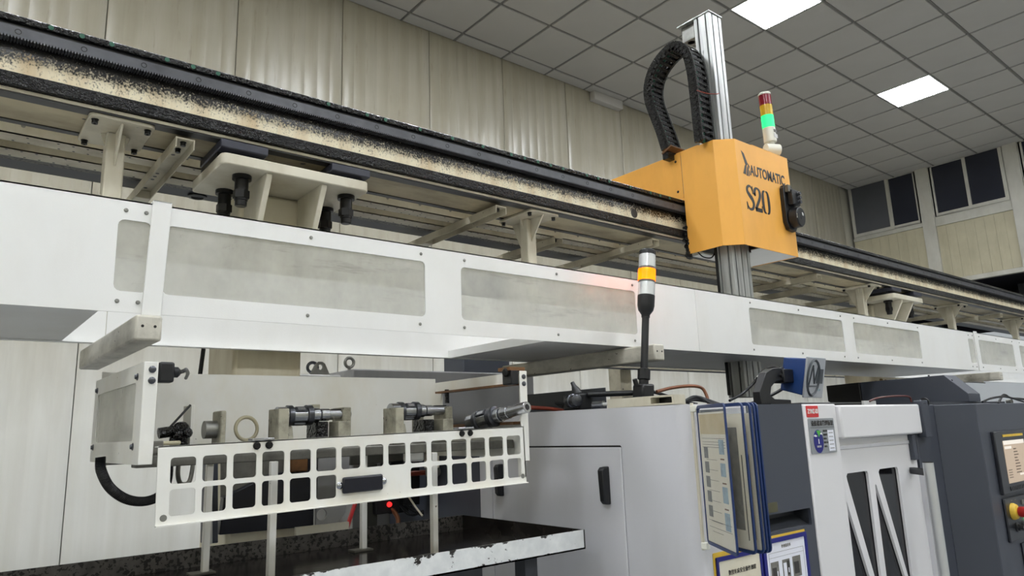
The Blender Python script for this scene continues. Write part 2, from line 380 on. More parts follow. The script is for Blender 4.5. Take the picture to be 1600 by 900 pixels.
# ceiling: suspended tiles in a T-bar grid
ceil = root('ceiling', (0, 0, CZ))
GX = [3.079+.6*k for k in range(-12, 16)]; GX = [x for x in GX if X0 < x < WX]; GY = [5.119-.6*k for k in range(0, 16)]; GY = [y for y in GY if y > Y0]
XE = [X0]+GX+[WX]; YE = [Y0]+sorted(GY)+[WY]
def is_light(x, y): return any(abs(x-(8.779+3*k)) < .2 for k in range(-4, 1)) and any(abs(y-(3.019-3*k)) < .2 for k in range(0, 3))
b = MB(); rest = MB(); proto = None
for x in GX: b.box(x-.009, x+.009, Y0, WY, CZ-.004, CZ+.02)
for y in GY: b.box(X0, WX, y-.009, y+.009, CZ-.0035, CZ+.02)
b.build('ceiling_grid', 'ceiling_bar', ceil)
protos = {}
for i in range(len(XE)-1):
    for j in range(len(YE)-1):
        xa, xb, ya, yb = XE[i], XE[i+1], YE[j], YE[j+1]; cx, cy = (xa+xb)/2, (ya+yb)/2
        if is_light(cx, cy): continue
        if cx > 1.2 and cy > .8:
            k = (round(xb-xa, 2), round(yb-ya, 2))
            if k not in protos:
                hx, hy = (xb-xa)/2-.011, (yb-ya)/2-.011
                o = MB().hexa([(-hx+.006, -hy+.006, CZ-.010), (hx-.006, -hy+.006, CZ-.010), (hx-.006, hy-.006, CZ-.010), (-hx+.006, hy-.006, CZ-.010), (-hx, -hy, CZ+.012), (hx, -hy, CZ+.012), (hx, hy, CZ+.012), (-hx, hy, CZ+.012)]).build('ceiling_tile', 'ceiling_tile', ceil)
                o.location = (cx, cy, 0); protos[k] = o
            else: part_copy(protos[k], ceil, (cx, cy, 0))
        else: rest.box(xa+.011, xb-.011, ya+.011, yb-.011, CZ-.008, CZ+.012)
o = rest.build('ceiling_tile', 'ceiling_tile', ceil); o['kind'] = 'stuff'
MB().box(X0-.2, WX+.1, Y0-.2, WY+.2, CZ+.04, CZ+.14).build('ceiling_slab', 'ceiling_bar', ceil)
# LED panels
lp = None
names = {}
for j in range(3):
    for k in range(-4, 1):
        x, y = 8.779+3*k, 3.019-3*j
        if x < X0: continue
        if j == 0 and k == 0: lab = 'square LED ceiling panel standing alone, nearer the windows of the end wall'
        elif j == 0 and k == -1: lab = 'square LED ceiling panel above the orange gantry head, cut by the top of the photo'
        else: lab = 'square LED ceiling panel in the rows that lie outside the picture'
        if lp is None:
            lp = thing('ceiling_light', lab, 'light', (x, y, CZ), 'square LED ceiling panels')
            MB().box(x-.285, x+.285, y-.285, y+.285, CZ-.006, CZ+.004).build('diffuser', 'panel_light', lp)
            plate('frame', rrect(x-.298, y-.298, x+.298, y+.298, .004, 1), [rrect(x-.286, y-.286, x+.286, y+.286, .004, 1)], 'xy', CZ-.012, CZ+.02, 'white_plain', lp)
        else: copy_tree(lp, (x, y, CZ), lab)
# back wall of sandwich panels with fine ribs
wall = root('wall_back', (4, WY, 0))
MB().box(X0-.2, 14.2, WY+.05, WY+.25, 0, CZ+.1).build('wall_core', 'wall_plain', wall)
prof = [(.003, .05), (.003, .004), (.008, 0)]
for k in range(1, 8):
    c = .9*k/8; prof += [(c-.012, 0), (c-.003, .0017), (c+.003, .0017), (c+.012, 0)]
prof += [(.892, 0), (.897, .004), (.897, .05)]
pp = None
for k in range(-6, 12):
    x = .695+.9*k
    if x < X0-.5 or x > WX: continue
    if pp is None:
        m = MB(); n = len(prof)
        vs = [(x+a, WY+d, z) for z in (0, CZ+.04) for a, d in prof]
        m.add(vs, [(i, i+1, n+i+1, n+i) for i in range(n-1)]+[tuple(range(n-1, -1, -1)), tuple(range(n, 2*n))])
        pp = m.build('wall_panel', 'wall_panel', wall, sharp=50); px = x; pp.location = (0, 0, 0)
    else: part_copy(pp, wall, (x-px, 0, 0))
# small soffit box under the ceiling
tag(MB().box(5.58, 6.06, 5.20, WY-.002, 5.55, CZ-.013).build('soffit_box', 'ceiling_tile', bev=.006), 'small pale boxed-in soffit where the back wall meets the ceiling', 'soffit')
# end wall
ew = root('wall_right', (WX, 2, 0))
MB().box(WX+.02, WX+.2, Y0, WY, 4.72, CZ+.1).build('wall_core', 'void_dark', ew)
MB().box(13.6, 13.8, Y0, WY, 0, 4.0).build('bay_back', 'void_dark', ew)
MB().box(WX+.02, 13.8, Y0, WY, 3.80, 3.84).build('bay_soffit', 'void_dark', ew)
MB().box(WX-.03, WX+.06, Y0, WY, 3.79, 3.86).build('ledge', 'frame_cream', ew, bev=.004)
for y in (4.6, 3.35, 2.6): MB().box(12.9, 13.0, y-.05, y+.05, 0, 3.80).build('bay_post', 'machine_dark2', ew)
MB().box(12.4, 12.5, 1.0, 4.2, 3.30, 3.42).build('bay_rail', 'rust_brown', ew)
ys = [5.283, 4.105, 2.905, 1.705, .505, -.695, -1.895, -3.095]
for i, y in enumerate(ys[1:]):
    MB().box(WX-.05, WX+.06, y-.09, y+.09, 3.86, CZ).build('mullion', 'frame_cream', ew, bev=.004)
for i in range(len(ys)-1):
    ya, yb = ys[i+1]+.09, ys[i]-(.09 if i else 0)
    zr = 4.70 if i else 4.74
    MB().box(WX-.03, WX+.06, ya, yb, zr, zr+(.13 if i else .05)).build('rail', 'frame_cream', ew, bev=.004)
    n = 8; w = (yb-ya)/n
    for k in range(n):
        d = random.uniform(-.001, .001)
        MB().box(WX-.004+d, WX+.03, ya+k*w+.0007, ya+(k+1)*w-.0007, 3.86, zr).build('plank', 'plank', ew, bev=.001)
def window(n, ya, yb, z0, sashes):
    w = root('window_%d' % n, (WX, (ya+yb)/2, z0))
    plate('window_frame', rrect(ya, z0, yb, CZ-.012, .004, 1), [rrect(ya+.03, z0+.03, yb-.03, CZ-.02, .004, 1)], 'yz', WX-.02, WX+.02, 'frame_cream', w)
    for a, c, d, m in sashes:
        plate('sash', rrect(a, z0+.02, c, CZ-.014, .004, 1), [rrect(a+.045, z0+.07, c-.045, CZ-.015, .004, 1)], 'yz', WX-.02+d, WX+.01+d, 'frame_cream', w)
        MB().box(WX-.004+d, WX+.002+d, a+.04, c-.04, z0+.06, CZ-.015).build('pane', m, w)
window(1, 2.995, 4.015, 4.83, [(3.49, 4.005, 0., 'dark_glass'), (3.01, 3.53, -.02, 'dark_glass')])
window(2, 4.195, 5.27, 4.79, [(4.20, 4.66, 0., 'dark_glass'), (4.62, 5.26, -.02, 'dark_glass_grey')])
window(3, 1.795, 2.815, 4.83, [(2.29, 2.805, 0., 'dark_glass'), (1.81, 2.33, -.02, 'dark_glass')])
for i in range(3, 7): window(i+1, ys[i+1]+.09, ys[i]-.09, 4.83, [(ys[i+1]+.6, ys[i]-.1, 0., 'dark_glass'), (ys[i+1]+.1, ys[i+1]+.64, -.02, 'dark_glass')])
MB().box(WX, WX+.15, Y0, WY, 0, 3.0).build('lower_wall', 'wall_light', ew)
struct(MB().box(X0-.2, X0, Y0-.2, WY+.2, 0, CZ+.1).build('wall_left', 'wall_plain'))
struct(MB().box(X0, 14.0, Y0-.2, Y0, 0, CZ+.1).build('wall_front', 'wall_plain'))
# ================================================================== gantry
BX0, BX1 = -1.3, 9.6
beam = thing('gantry_beam', 'long cream gantry beam with oily black rails and toothed rack, running across the photo', 'gantry beam', (0, 1.95, 2.647))
MB().box(BX0, BX1, 1.875, 2.05, 2.655, 2.806).build('beam_body', 'beam_face', beam)
MB().box(BX0, BX1, 1.852, 1.93, 2.814, 2.831).build('upper_rail', 'black_oily', beam, bev=.003)
MB().box(BX0, BX1, 1.862, 2.0, 2.799, 2.815).build('rail_groove', 'black_plain', beam)
MB().box(BX0, BX1, 1.94, 2.05, 2.806, 2.828).build('rear_rail', 'cream', beam, bev=.002)
MB().box(BX0, BX1, 1.850, 1.876, 2.657, 2.690).build('lower_rail', 'black_oily', beam, bev=.004)
MB().box(BX0, BX1, 1.862, 2.05, 2.6475, 2.6555).build('bottom_flange', 'cream', beam, bev=.001)
MB().box(BX0, BX1, 1.866, 1.900, 2.6435, 2.6475).build('seal_strip', 'black_plain', beam)
MB().box(BX0, BX1, 1.900, 2.030, 2.6455, 2.6475).build('underside_plate', 'beam_under', beam, bev=.001)
MB().box(BX0, BX1, 2.030, 2.052, 2.6430, 2.6475).build('seal_strip', 'black_plain', beam)
m = MB().box(BX0, BX1, 1.846, 1.876, 2.7745, 2.799); p = .00628; x = BX0
while x < 7.9:
    m.add([(x, 1.846, 2.7745), (x+p*.82, 1.846, 2.7745), (x+p*.62, 1.846, 2.7695), (x+p*.2, 1.846, 2.7695), (x, 1.872, 2.7745), (x+p*.82, 1.872, 2.7745), (x+p*.62, 1.872, 2.7695), (x+p*.2, 1.872, 2.7695)],
          [(0, 1, 2, 3), (7, 6, 5, 4), (0, 3, 7, 4), (1, 5, 6, 2), (3, 2, 6, 7)]); x += p
m.build('gear_rack', 'rack_steel', beam)
rb = None
for k in range(-6, 62):
    x = .07+.1314*k
    if 2.48 < x < 3.02: continue
    if rb is None: rb = MB().lathe((x, 1.8464, 2.7867), (0, -1, 0), [(0, .0070), (.0008, .0070), (.0008, .0052), (-.0002, .0048), (-.0002, .002)], 12).build('rack_bolt', 'bolt_black', beam); rx = x
    else: part_copy(rb, beam, (x-rx, 0, 0))
gc = None
for k in range(-4, 34):
    x = .323+.0637*k
    if random.random() < .25: continue
    if gc is None: gc = MB().lathe((x, 1.8525, 2.8225), (0, -1, 0), [(0, .0062), (.0012, .006), (.0016, .003)], 10).build('bolt_cap', 'cap_green', beam); gx = x
    else: part_copy(gc, beam, (x-gx, 0, 0))
MB().lathe((2.208, 1.8752, 2.722), (0, -1, 0), [(0, .020), (.0008, .020)], 20).build('cable_hole', 'black_plain', beam)
# cable trough behind the beam
tr = thing('cable_trough', 'long perforated cream cable trough hung behind the gantry beam', 'cable trough', (0, 2.26, 2.642))
MB().box(BX0, BX1, 2.098, 2.102, 2.634, 2.72).build('front_side', 'cream_clean', tr)  # paler cream than the flanges paints in light on this upright face
MB().box(BX0, BX1, 2.098, 2.155, 2.634, 2.637).build('bottom_flange', 'cream', tr)
MB().box(BX0, BX1, 2.150, 2.235, 2.672, 2.675).build('chain_floor', 'olive_dark', tr)  # dark colour paints in the shade inside the open recess
MB().box(BX0, BX1, 2.215, 2.275, 2.634, 2.637).build('bottom_flange', 'cream', tr)
MB().box(BX0, BX1, 2.215, 2.218, 2.634, 2.672).build('inner_side', 'cream', tr)
MB().box(BX0, BX1, 2.275, 2.345, 2.648, 2.651).build('bottom_plate', 'tray_inner', tr)
MB().box(BX0, BX1, 2.345, 2.44, 2.654, 2.657).build('bottom_plate', 'machine_dark2', tr)
MB().box(BX0, BX1, 2.436, 2.44, 2.654, 2.76).build('rear_side', 'grey_dirty', tr)
m = MB(); x = BX0+.02
while x < 7.5:
    for y, j in ((2.112, .3), (2.148, .45), (2.224, .2), (2.268, .5)):
        if random.random() < .72: m.lathe((x+j*.035, y, 2.634), (0, 0, -1), [(0, .0035), (.0004, .0035)], 6)
    x += .034
o = m.build('perforation', 'black_plain', tr); o['kind'] = 'stuff'
rv = None
for k in range(-8, 60):
    x = .112+.132*k
    if rv is None: rv = MB().lathe((x, 2.098, 2.660), (0, -1, 0), [(0, .0055), (.002, .005), (.003, .002)], 10).build('rivet', 'zinc', tr); rx = x
    else: part_copy(rv, tr, (x-rx, 0, 0))
# gantry columns with cantilever bracket and levelling bolts
def gantry_column(label):
    t = thing('gantry_column', label, 'column', (.747, 2.16, 0), 'gantry columns')
    MB().box(.647, .847, 2.04, 2.285, .03, 2.573).build('column', 'column_beige', t, bev=.012)
    MB().box(.60, .894, 1.99, 2.335, 0, .03).build('base_plate', 'column_beige', t, bev=.003)
    o = MB().prism(rrect(.534, 1.85, .968, 2.14, .018), 'z', 2.573, 2.604).build('bracket_plate', 'cream_clean', t, bev=.003)
    for x in (.658, .820): MB().prism([(1.862, 2.573), (2.04, 2.573), (2.04, 2.27), (2.022, 2.27), (1.862, 2.562)], 'x', x, x+.017).build('gusset', 'cream_clean', t, bev=.002)
    for xa, xb in ((.532, .660), (.849, .974)): MB().box(xa, xb, 1.856, 2.05, 2.620, 2.6435).build('pad', 'pad_blue', t, bev=.003); MB().box(xa+.004, xb-.004, 1.90, 2.05, 2.604, 2.620).build('shim', 'black_plain', t)
    for x in (.612, .928):
        for y in (1.925, 2.075):
            b = MB().lathe((x, y, 2.573), (0, 0, -1), [(0, .026), (.012, .026), (.0125, .0185), (.046, .0185)], 18).lathe((x, y, 2.529), (0, 0, -1), [(0, .0225), (.022, .0225)], 6).lathe((x, y, 2.508), (0, 0, -1), [(0, .018), (.007, .018), (.008, .016), (.022, .016), (.024, .013)], 16)
            b.build('levelling_bolt', 'bolt_black', t)
    return t
gc0 = gantry_column('cream gantry column and bracket with four black levelling bolts, left part of the photo')
xr = at(1397, 458, Y=1.85).x
copy_tree(gc0, (.747+xr-.534, 2.16, 0), 'cream gantry column and bracket with black levelling bolts, right of the orange head')
# T-shaped hangers carrying the guard
def hanger(label):
    t = thing('guard_hanger', label, 'hanger', (.302, 1.97, 2.32), 'T-shaped guard hangers')
    MB().prism(rrect(.228, 1.872, .376, 2.068, .015), 'z', 2.635, 2.645).build('flange_plate', 'cream', t, bev=.002)
    MB().box(.280, .324, 1.955, 2.0, 2.3205, 2.635).build('tube', 'cream_clean', t, bev=.004)
    MB().prism([(1.885, 2.635), (1.955, 2.635), (1.955, 2.545)], 'x', .299, .305).build('gusset', 'cream_clean', t, bev=.001)
    MB().prism([(2.0, 2.635), (2.066, 2.635), (2.0, 2.49)], 'x', .299, .305).build('gusset', 'cream_clean', t, bev=.001)
    for s in (-1, 1): MB().prism([(.302+s*.022, 2.635), (.302+s*.034, 2.635), (.302+s*.022, 2.60)], 'y', 1.975, 1.98).build('weld_rib', 'cream_clean', t)
    for x in (.243, .361):
        for y in (1.895, 2.05): MB().lathe((x, y, 2.635), (0, 0, -1), [(0, .0085), (.0015, .0085), (.002, .0072), (.0115, .0072), (.0115, .004), (.006, .0035)], 14).build('bolt', 'bolt_black', t)
    return t
h0 = hanger('T-shaped cream hanger post at the far left, above the blank white guard panel')
for x, l in ((1.705, 'T-shaped cream hanger post above the second window of the white guard'), (4.40, 'T-shaped cream hanger post just right of the orange head'), (5.80, 'T-shaped cream hanger post near the right edge, above the plain white guard panel'), (7.2, 'T-shaped cream hanger post beyond the right edge of the photo')):
    copy_tree(h0, (x, 1.97, 2.32), l)
# channel arms under the beam and trough
def channel_arm(label, y0, y1):
    t = thing('channel_arm', label, 'bracket arm', (.45, y0, 2.61), 'channel arms below the gantry beam')
    MB().box(.4265, .4735, y0, y1, 2.628, 2.632).build('web', 'cream', t)
    for x in (.4265, .4705): MB().box(x, x+.003, y0, y1, 2.604, 2.628).build('flange', 'cream', t)
    for y in (y0+.022, y0+.075): MB().lathe((.45, y, 2.628), (0, 0, -1), [(0, .0085), (.0015, .0085), (.002, .0068), (.011, .0068)], 8).build('bolt', 'bolt_black', t)
    m = MB()
    for y in (.125, .30, .33, .36, .45): m.lathe((.45, y0+y, 2.628), (0, 0, -1), [(0, .0055), (.0005, .0055)], 10)
    m.build('slot_holes', 'black_plain', t)
    MB().box(.429, .4705, 2.36, 2.43, 2.602, 2.6275).build('clip', 'cream_clean', t, bev=.002)
    return t
a0 = channel_arm('perforated channel arm beside the left hanger post', 1.884, 2.62)
for x, y, l in ((1.504, 1.884, 'channel arm left of the hanger post above the second guard window'), (2.345, 1.884, 'channel arm behind the amber signal tower'), (3.725, 1.884, 'channel arm reaching out just right of the orange head'), (6.60, 1.884, 'channel arm at the far right end of the beam'),
                (1.965, 2.085, 'short channel arm under the trough, behind the hanger post of the second window'), (4.05, 2.085, 'short channel arm under the trough, right of the orange head'), (4.6, 2.085, 'short channel arm behind the hanger right of the orange head'), (6.1, 2.085, 'short channel arm under the trough, at the far right')):
    copy_tree(a0, (x, y, 2.61), l)
# black cable grommets under the trough
m = MB().lathe((.62, 2.40, 2.653), (0, 0, -1), [(0, .03), (.006, .03), (.008, .02), (.003, .018)], 20)
tag(m.build('cable_grommet', 'black_plastic'), 'round black cable grommet in the trough floor left of the bracket', 'grommet')
tag(MB().tube(spline([(.74, 2.40, 2.650), (.75, 2.40, 2.640), (.80, 2.38, 2.63), (.86, 2.34, 2.62)]), .004, 8).lathe((.74, 2.40, 2.653), (0, 0, -1), [(0, .016), (.01, .014), (.014, .006)], 14).build('sensor_cable', 'black_plastic'), 'thin black cable with plug hanging below the trough', 'cable')
# ================================================================== white guard channel
GY0, GZ0, GZ1 = 1.5, 2.096, 2.3195
WZ0, WZ1 = 2.137, 2.279
def guard(label, xa, xb, wins, bottoms, holeclip=True):
    t = thing('guard_channel', label, 'machine guard', ((xa+xb)/2, 1.75, GZ0), 'segments of the white guard channel')
    plate('front_panel', [(xa, GZ0), (xb, GZ0), (xb, GZ1), (xa, GZ1)], [rrect(a, WZ0, b, WZ1, .012) for a, b in wins], 'xz', GY0, GY0+.003, 'guard_white', t)
    MB().box(xa, xb, GY0, GY0+.018, GZ1-.003, GZ1).build('top_flange', 'guard_white', t)
    MB().box(xa, xb, 1.998, 2.0, GZ0, GZ1).build('rear_panel', 'guard_white', t)
    MB().box(xa, xb, 1.975, 2.0, GZ0-.002, GZ0).build('rear_lip', 'guard_white', t)
    for a, b in wins:
        MB().box(max(xa, a-.015), min(xb, b+.015), GY0+.0032, GY0+.0062, WZ0-.012, WZ1+.012).build('window_pane', 'poly_pane', t)
        n = 2 if b-a > .3 else 1; sc = []
        for k in range(n+1):
            x = a+.012+(b-a-.024)*k/n
            if xa+.030 < x < xb-.004 or (xa < -1 and x < .29): sc += [(x, WZ1+.019), (x-.004, WZ0-.02)]
        for x, z in sc: MB().lathe((x, GY0, z), (0, -1, 0), [(0, .0042), (.001, .0042), (.0014, .0032), (.003, .0025), (.003, .001)], 10).build('screw', 'zinc', t)
    for a, b in bottoms:
        MB().box(a, b, GY0+.003, 1.998, GZ0, GZ0+.002).build('bottom_panel', 'guard_white', t)
        if a > xa+.01: MB().box(a, a+.002, GY0+.003, 1.998, GZ0+.002, GZ0+.025).build('bottom_flange', 'guard_white', t)
        if b < xb-.01: MB().box(b-.002, b, GY0+.003, 1.998, GZ0+.002, GZ0+.025).build('bottom_flange', 'guard_white', t)
    return t
guard('leftmost white guard segment, a blank panel cut by the left edge of the photo', -1.4, .318, [(.246, .306)], [(-1.4, .225)])
guard('white guard segment with two long frosted windows, above the part station', .320, 2.060, [(.332, .943), (1.054, 1.743)], [(1.345, 2.060)])
guard('white guard segment with two frosted windows, right of the amber tower', 2.062, 4.700, [(2.391, 3.121), (3.222, 3.936), (4.605, 4.690)], [(2.062, 4.700)])
guard('white guard segment with small frosted windows at the right edge of the photo', 4.702, 8.6, [(4.77, 5.37), (5.49, 6.1), (6.25, 6.9)], [])
t = thing('joint_strap', 'vertical white joint strap covering the seam at the left guard window', 'strap', (.320, 1.498, GZ0))
MB().hexa([(.296, 1.4935, GZ0-.004), (.331, 1.4935, GZ0-.004), (.331, 1.4990, GZ0-.004), (.296, 1.4990, GZ0-.004), (.304, 1.4935, GZ1+.006), (.339, 1.4935, GZ1+.006), (.339, 1.4990, GZ1+.006), (.304, 1.4990, GZ1+.006)]).build('strap', 'guard_white', t, bev=.001)
MB().box(.304, .339, 1.4935, 1.56, GZ1+.003, GZ1+.006).build('hook', 'guard_white', t, bev=.001)
tag(MB().box(4.70, 4.745, 1.4935, 1.499, GZ0-.002, GZ1+.006).build('joint_strap', 'guard_white', bev=.001), 'vertical white joint strap on the guard near the right edge of the photo', 'strap')
# square tubes carrying the guard from below
def arm_tube(label, x, y0, z1):
    t = thing('support_tube', label, 'support tube', (x, y0, z1-.052), 'square tubes below the guard')
    MB().box(x-.024, x+.024, y0, 2.13, z1-.05, z1).build('tube', 'tube_dirty', t, bev=.005)
    for s in (-.011, .011): MB().lathe((x+s, y0, z1-.022), (0, -1, 0), [(0, .0028), (.0006, .0028)], 10).build('bolt_hole', 'black_plain', t)
    return t
arm_tube('square cream support tube below the guard strap, left part of the photo', .309, 1.484, GZ0-.0045)
arm_tube('square cream support tube sticking out under the guard beside the amber tower', 1.703, 1.385, GZ0-.0045)
arm_tube('square cream support tube under the guard behind the dark machine hood', 4.93, 1.46, GZ0-.0045)
# ================================================================== loader head and Z column
hd = thing('loader_head', 'orange loader head of the gantry, lettered S20', 'loader head', (2.75, 1.83, 2.573))
HZ0, HZ1 = 2.576, 3.047
poly = [(2.505, 1.835), (2.505, 1.662), (2.572, 1.600), (2.996, 1.600), (2.996, 1.835)]
inn = [(2.509, 1.835), (2.509, 1.664), (2.574, 1.604), (2.992, 1.604), (2.992, 1.835)]
m = MB(); n = 5
m.add([p+(z,) for z in (HZ0, HZ1) for p in poly]+[p+(z,) for z in (HZ0, HZ1) for p in inn],
      [(i, i+1, n+i+1, n+i) for i in range(n-1)]+[(2*n+i, 3*n+i, 3*n+i+1, 2*n+i+1) for i in range(n-1)]+[(i, 2*n+i, 2*n+i+1, i+1) for i in range(n-1)]+[(n+i, n+i+1, 3*n+i+1, 3*n+i) for i in range(n-1)]+[(0, n, 3*n, 2*n), (n-1, 3*n-1, 4*n-1, 2*n-1)])
m.build('cover', 'orange', hd, bev=.0015)
MB().prism([(2.505, 1.86), (2.505, 1.740), (2.70, 1.740), (2.70, 1.600), (2.996, 1.600), (2.996, 1.86)], 'z', HZ1, HZ1+.003).build('top_lid', 'orange', hd)
MB().prism([(2.70, 1.607), (2.991, 1.607), (2.991, 1.86), (2.56, 1.86), (2.56, 1.80), (2.735, 1.80), (2.735, 1.675), (2.70, 1.655)], 'z', HZ0+.002, HZ0+.006).build('bottom_plate', 'light_grey', hd)
MB().box(2.505, 2.509, 1.838, 2.40, 2.834, HZ1).build('side_plate', 'orange', hd, bev=.001)
MB().box(2.992, 2.996, 1.838, 2.40, 2.834, HZ1).build('side_plate', 'orange', hd, bev=.001)
MB().box(2.505, 2.996, 2.396, 2.40, 2.834, HZ1).build('back_plate', 'orange', hd)
for z in (HZ1-.035, 2.87): MB().lathe((2.505, 1.865, z), (-1, 0, 0), [(0, .006), (.001, .006), (.003, .003)], 10).build('screw', 'bolt_black', hd)
MB().box(2.53, 2.97, 1.762, 1.842, 2.60, 2.90).build('carriage_plate', 'machine_dark2', hd, bev=.004)
m = MB()
for k in range(26): 
    m.ball((2.51+random.uniform(-.012, .015), 1.845+random.uniform(-.012, .006), random.uniform(2.56, 2.70)), random.uniform(.006, .013), 8, 5)
m.build('oil_wiper', 'black_oily', hd)
MB().tube(spline([(2.52, 1.80, 2.58), (2.53, 1.78, 2.555), (2.56, 1.76, 2.552), (2.60, 1.76, 2.59)]), .003, 6).build('cable', 'black_plastic', hd)
# lettering on the front
text('lettering', 'AUTOMATIC', (2.668, 1.5996, 2.902), (1, 0, .018), (0, 0, 1), .066, 'black_plain', hd, sx=.735, bold=.0017)
m = MB()
def poly_xz(pts, y=1.5992): m.prism(pts, 'y', y, 1.5998)
for pts in ([(2.612, 3.003), (2.632, 2.993), (2.656, 2.948), (2.640, 2.934)], [(2.632, 2.938), (2.646, 2.944), (2.634, 2.896), (2.614, 2.898)], [(2.650, 2.938), (2.659, 2.930), (2.650, 2.892), (2.638, 2.893)], [(2.658, 2.952), (2.668, 2.940), (2.664, 2.928), (2.655, 2.940)], [(2.661, 2.924), (2.666, 2.916), (2.661, 2.894), (2.654, 2.893)]): poly_xz(pts)
m.build('logo_mark', 'black_plain', hd)
def stroke(pts, wfun, y=1.5992, n=10):
    """a letter stroke of varying weight"""
    sp = spline([(p[0], 0, p[1]) for p in pts], n); L = []; Rr = []
    for i, p in enumerate(sp):
        d = (sp[min(i+1, len(sp)-1)]-sp[max(i-1, 0)]).normalized(); nn = Vector((-d.z, 0, d.x)); w = wfun(d, i/(len(sp)-1))/2
        L.append(p+nn*w); Rr.append(p-nn*w)
    k = len(L); vs = [(q.x, yy, q.z) for yy in (y, 1.5998) for q in L+Rr]
    fs = [(i, i+1, k+i+1, k+i) for i in range(k-1)]+[(2*k+i, 3*k+i, 3*k+i+1, 2*k+i+1) for i in range(k-1)]+[(i, 2*k+i, 2*k+i+1, i+1) for i in range(k-1)]+[(k+i, k+i+1, 3*k+i+1, 3*k+i) for i in range(k-1)]
    m.add(vs, fs)
m = MB(); ox, oz, h = 2.617, 2.740, .108
def L2(px, pz): return (ox+px*h, oz+pz*h)
thick = lambda a, b: (lambda d, t: (a+(b-a)*abs(d.z)**1.3)*h)
# S
stroke([L2(.50, .80), L2(.42, .95), L2(.28, .99), L2(.14, .90), L2(.13, .74), L2(.26, .60), L2(.42, .46), L2(.50, .28), L2(.42, .08), L2(.24, .01), L2(.10, .10), L2(.04, .26)], lambda d, t: (.07+.13*max(0, 1-abs(t-.5)*2.4))*h)
stroke([L2(.50, 1.02), L2(.505, .70)], lambda d, t: .05*h); stroke([L2(.04, -.02), L2(.035, .30)], lambda d, t: .05*h)
# 2
stroke([L2(.62, .68), L2(.66, .88), L2(.80, .99), L2(.97, .92), L2(1.02, .74), L2(.94, .54), L2(.78, .30), L2(.62, .08)], thick(.07, .17))
stroke([L2(.60, .07), L2(.80, .08), L2(1.08, .08)], lambda d, t: .17*h); stroke([L2(1.07, .02), L2(1.10, .28)], lambda d, t: .05*h)
m.lathe((L2(.65, .70)[0], 1.5998, L2(.65, .70)[1]), (0, -1, 0), [(0, .075*h), (.0006, .075*h)], 12)
# 0 (stencil bridges top and bottom)
for s in (-1, 1):
    stroke([L2(1.42+s*.035, .985), L2(1.42+s*.17, .88), L2(1.42+s*.215, .50), L2(1.42+s*.17, .12), L2(1.42+s*.035, .015)], lambda d, t: (.05+.13*math.sin(math.pi*t))*h)
m.build('lettering', 'black_plain', hd)
# black valve unit on the front corner
vu = MB().prism([(2.893, 2.722), (2.912, 2.690), (2.962, 2.684), (2.978, 2.706), (2.978, 2.880), (2.962, 2.902), (2.905, 2.898), (2.893, 2.880)], 'y', 1.578, 1.5995).build('valve_unit', 'black_plastic', hd, bev=.003)
MB().lathe((2.946, 1.578, 2.745), (.1, -1, -.05), [(0, .046), (.034, .046), (.039, .041), (.039, .012), (.041, .010)], 28).build('motor_disc', 'black_plastic', vu)
MB().box(2.915, 2.976, 1.550, 1.578, 2.80, 2.872).build('connector_block', 'black_plastic', vu, bev=.004)
for z in (2.815, 2.835, 2.855): MB().cyl((2.958, 1.55, z), (2.958, 1.536, z), .008, 10).build('connector', 'machine_dark2', vu)
MB().box(2.900, 2.925, 1.56, 1.578, 2.86, 2.893).build('terminal', 'grey_dirty', vu, bev=.002)
MB().obox((2.918, 1.5395, 2.742), (1, .25, 0), (0, 0, 1), (-.25, 1, 0), .011, .010, .001).build('name_plate', 'cream_plastic', vu)
MB().obox((2.958, 1.5365, 2.756), (1, .25, 0), (0, 0, 1), (-.25, 1, 0), .010, .006, .001).build('name_plate', 'light_grey', vu)
# grey cylinder beside the column, on the lid
tag(MB().lathe((2.70, 1.83, HZ1), (0, 0, 1), [(0, .030), (.085, .030), (.093, .026), (.095, .012)], 20).build('air_cylinder', 'clear_lens'), 'short grey cylinder standing on the orange head behind the drag chain', 'cylinder')
# aluminium Z column
zc = thing('lift_column', 'tall slotted aluminium lift column passing through the orange head', 'column', (2.61, 1.695, 1.95))
def slotted(x0, x1, y0, y1, sx, sy, dpt, w):
    """profile outline with T-slots"""
    P = []
    for c in sx: P += [(c-w, y0), (c-w, y0+dpt), (c+w, y0+dpt), (c+w, y0)]
    a = [(x0, y0)]+P+[(x1, y0)]; P = []
    for c in sy: P += [(x1, c-w), (x1-dpt, c-w), (x1-dpt, c+w), (x1, c+w)]
    a += P+[(x1, y1)]; P = []
    for c in reversed(sx): P += [(c+w, y1), (c+w, y1-dpt), (c-w, y1-dpt), (c-w, y1)]
    a += P+[(x0, y1)]; P = []
    for c in reversed(sy): P += [(x0, c+w), (x0+dpt, c+w), (x0+dpt, c-w), (x0, c-w)]
    return a+P
MB().prism(slotted(2.557, 2.648, 1.655, 1.737, [2.580, 2.625], [1.675, 1.717], .012, .004), 'z', 1.95, 3.675).build('profile', 'aluminium', zc)
MB().prism(slotted(2.648, 2.690, 1.657, 1.735, [2.669], [], .008, .004), 'z', 1.95, 2.62).build('guide_rail', 'aluminium', zc)
MB().box(2.550, 2.557, 1.727, 1.737, 1.96, 2.60).build('wear_strip', 'black_plain', zc)
MB().box(2.552, 2.652, 1.650, 1.830, 3.675, 3.681).build('end_cap', 'aluminium', zc, bev=.001)
MB().box(2.575, 2.630, 1.750, 1.822, 3.600, 3.675).build('end_stop', 'zinc', zc, bev=.003)
MB().cyl((2.60, 1.79, 3.60), (2.60, 1.79, 3.64), .017, 14).build('buffer', 'rust_brown', zc)
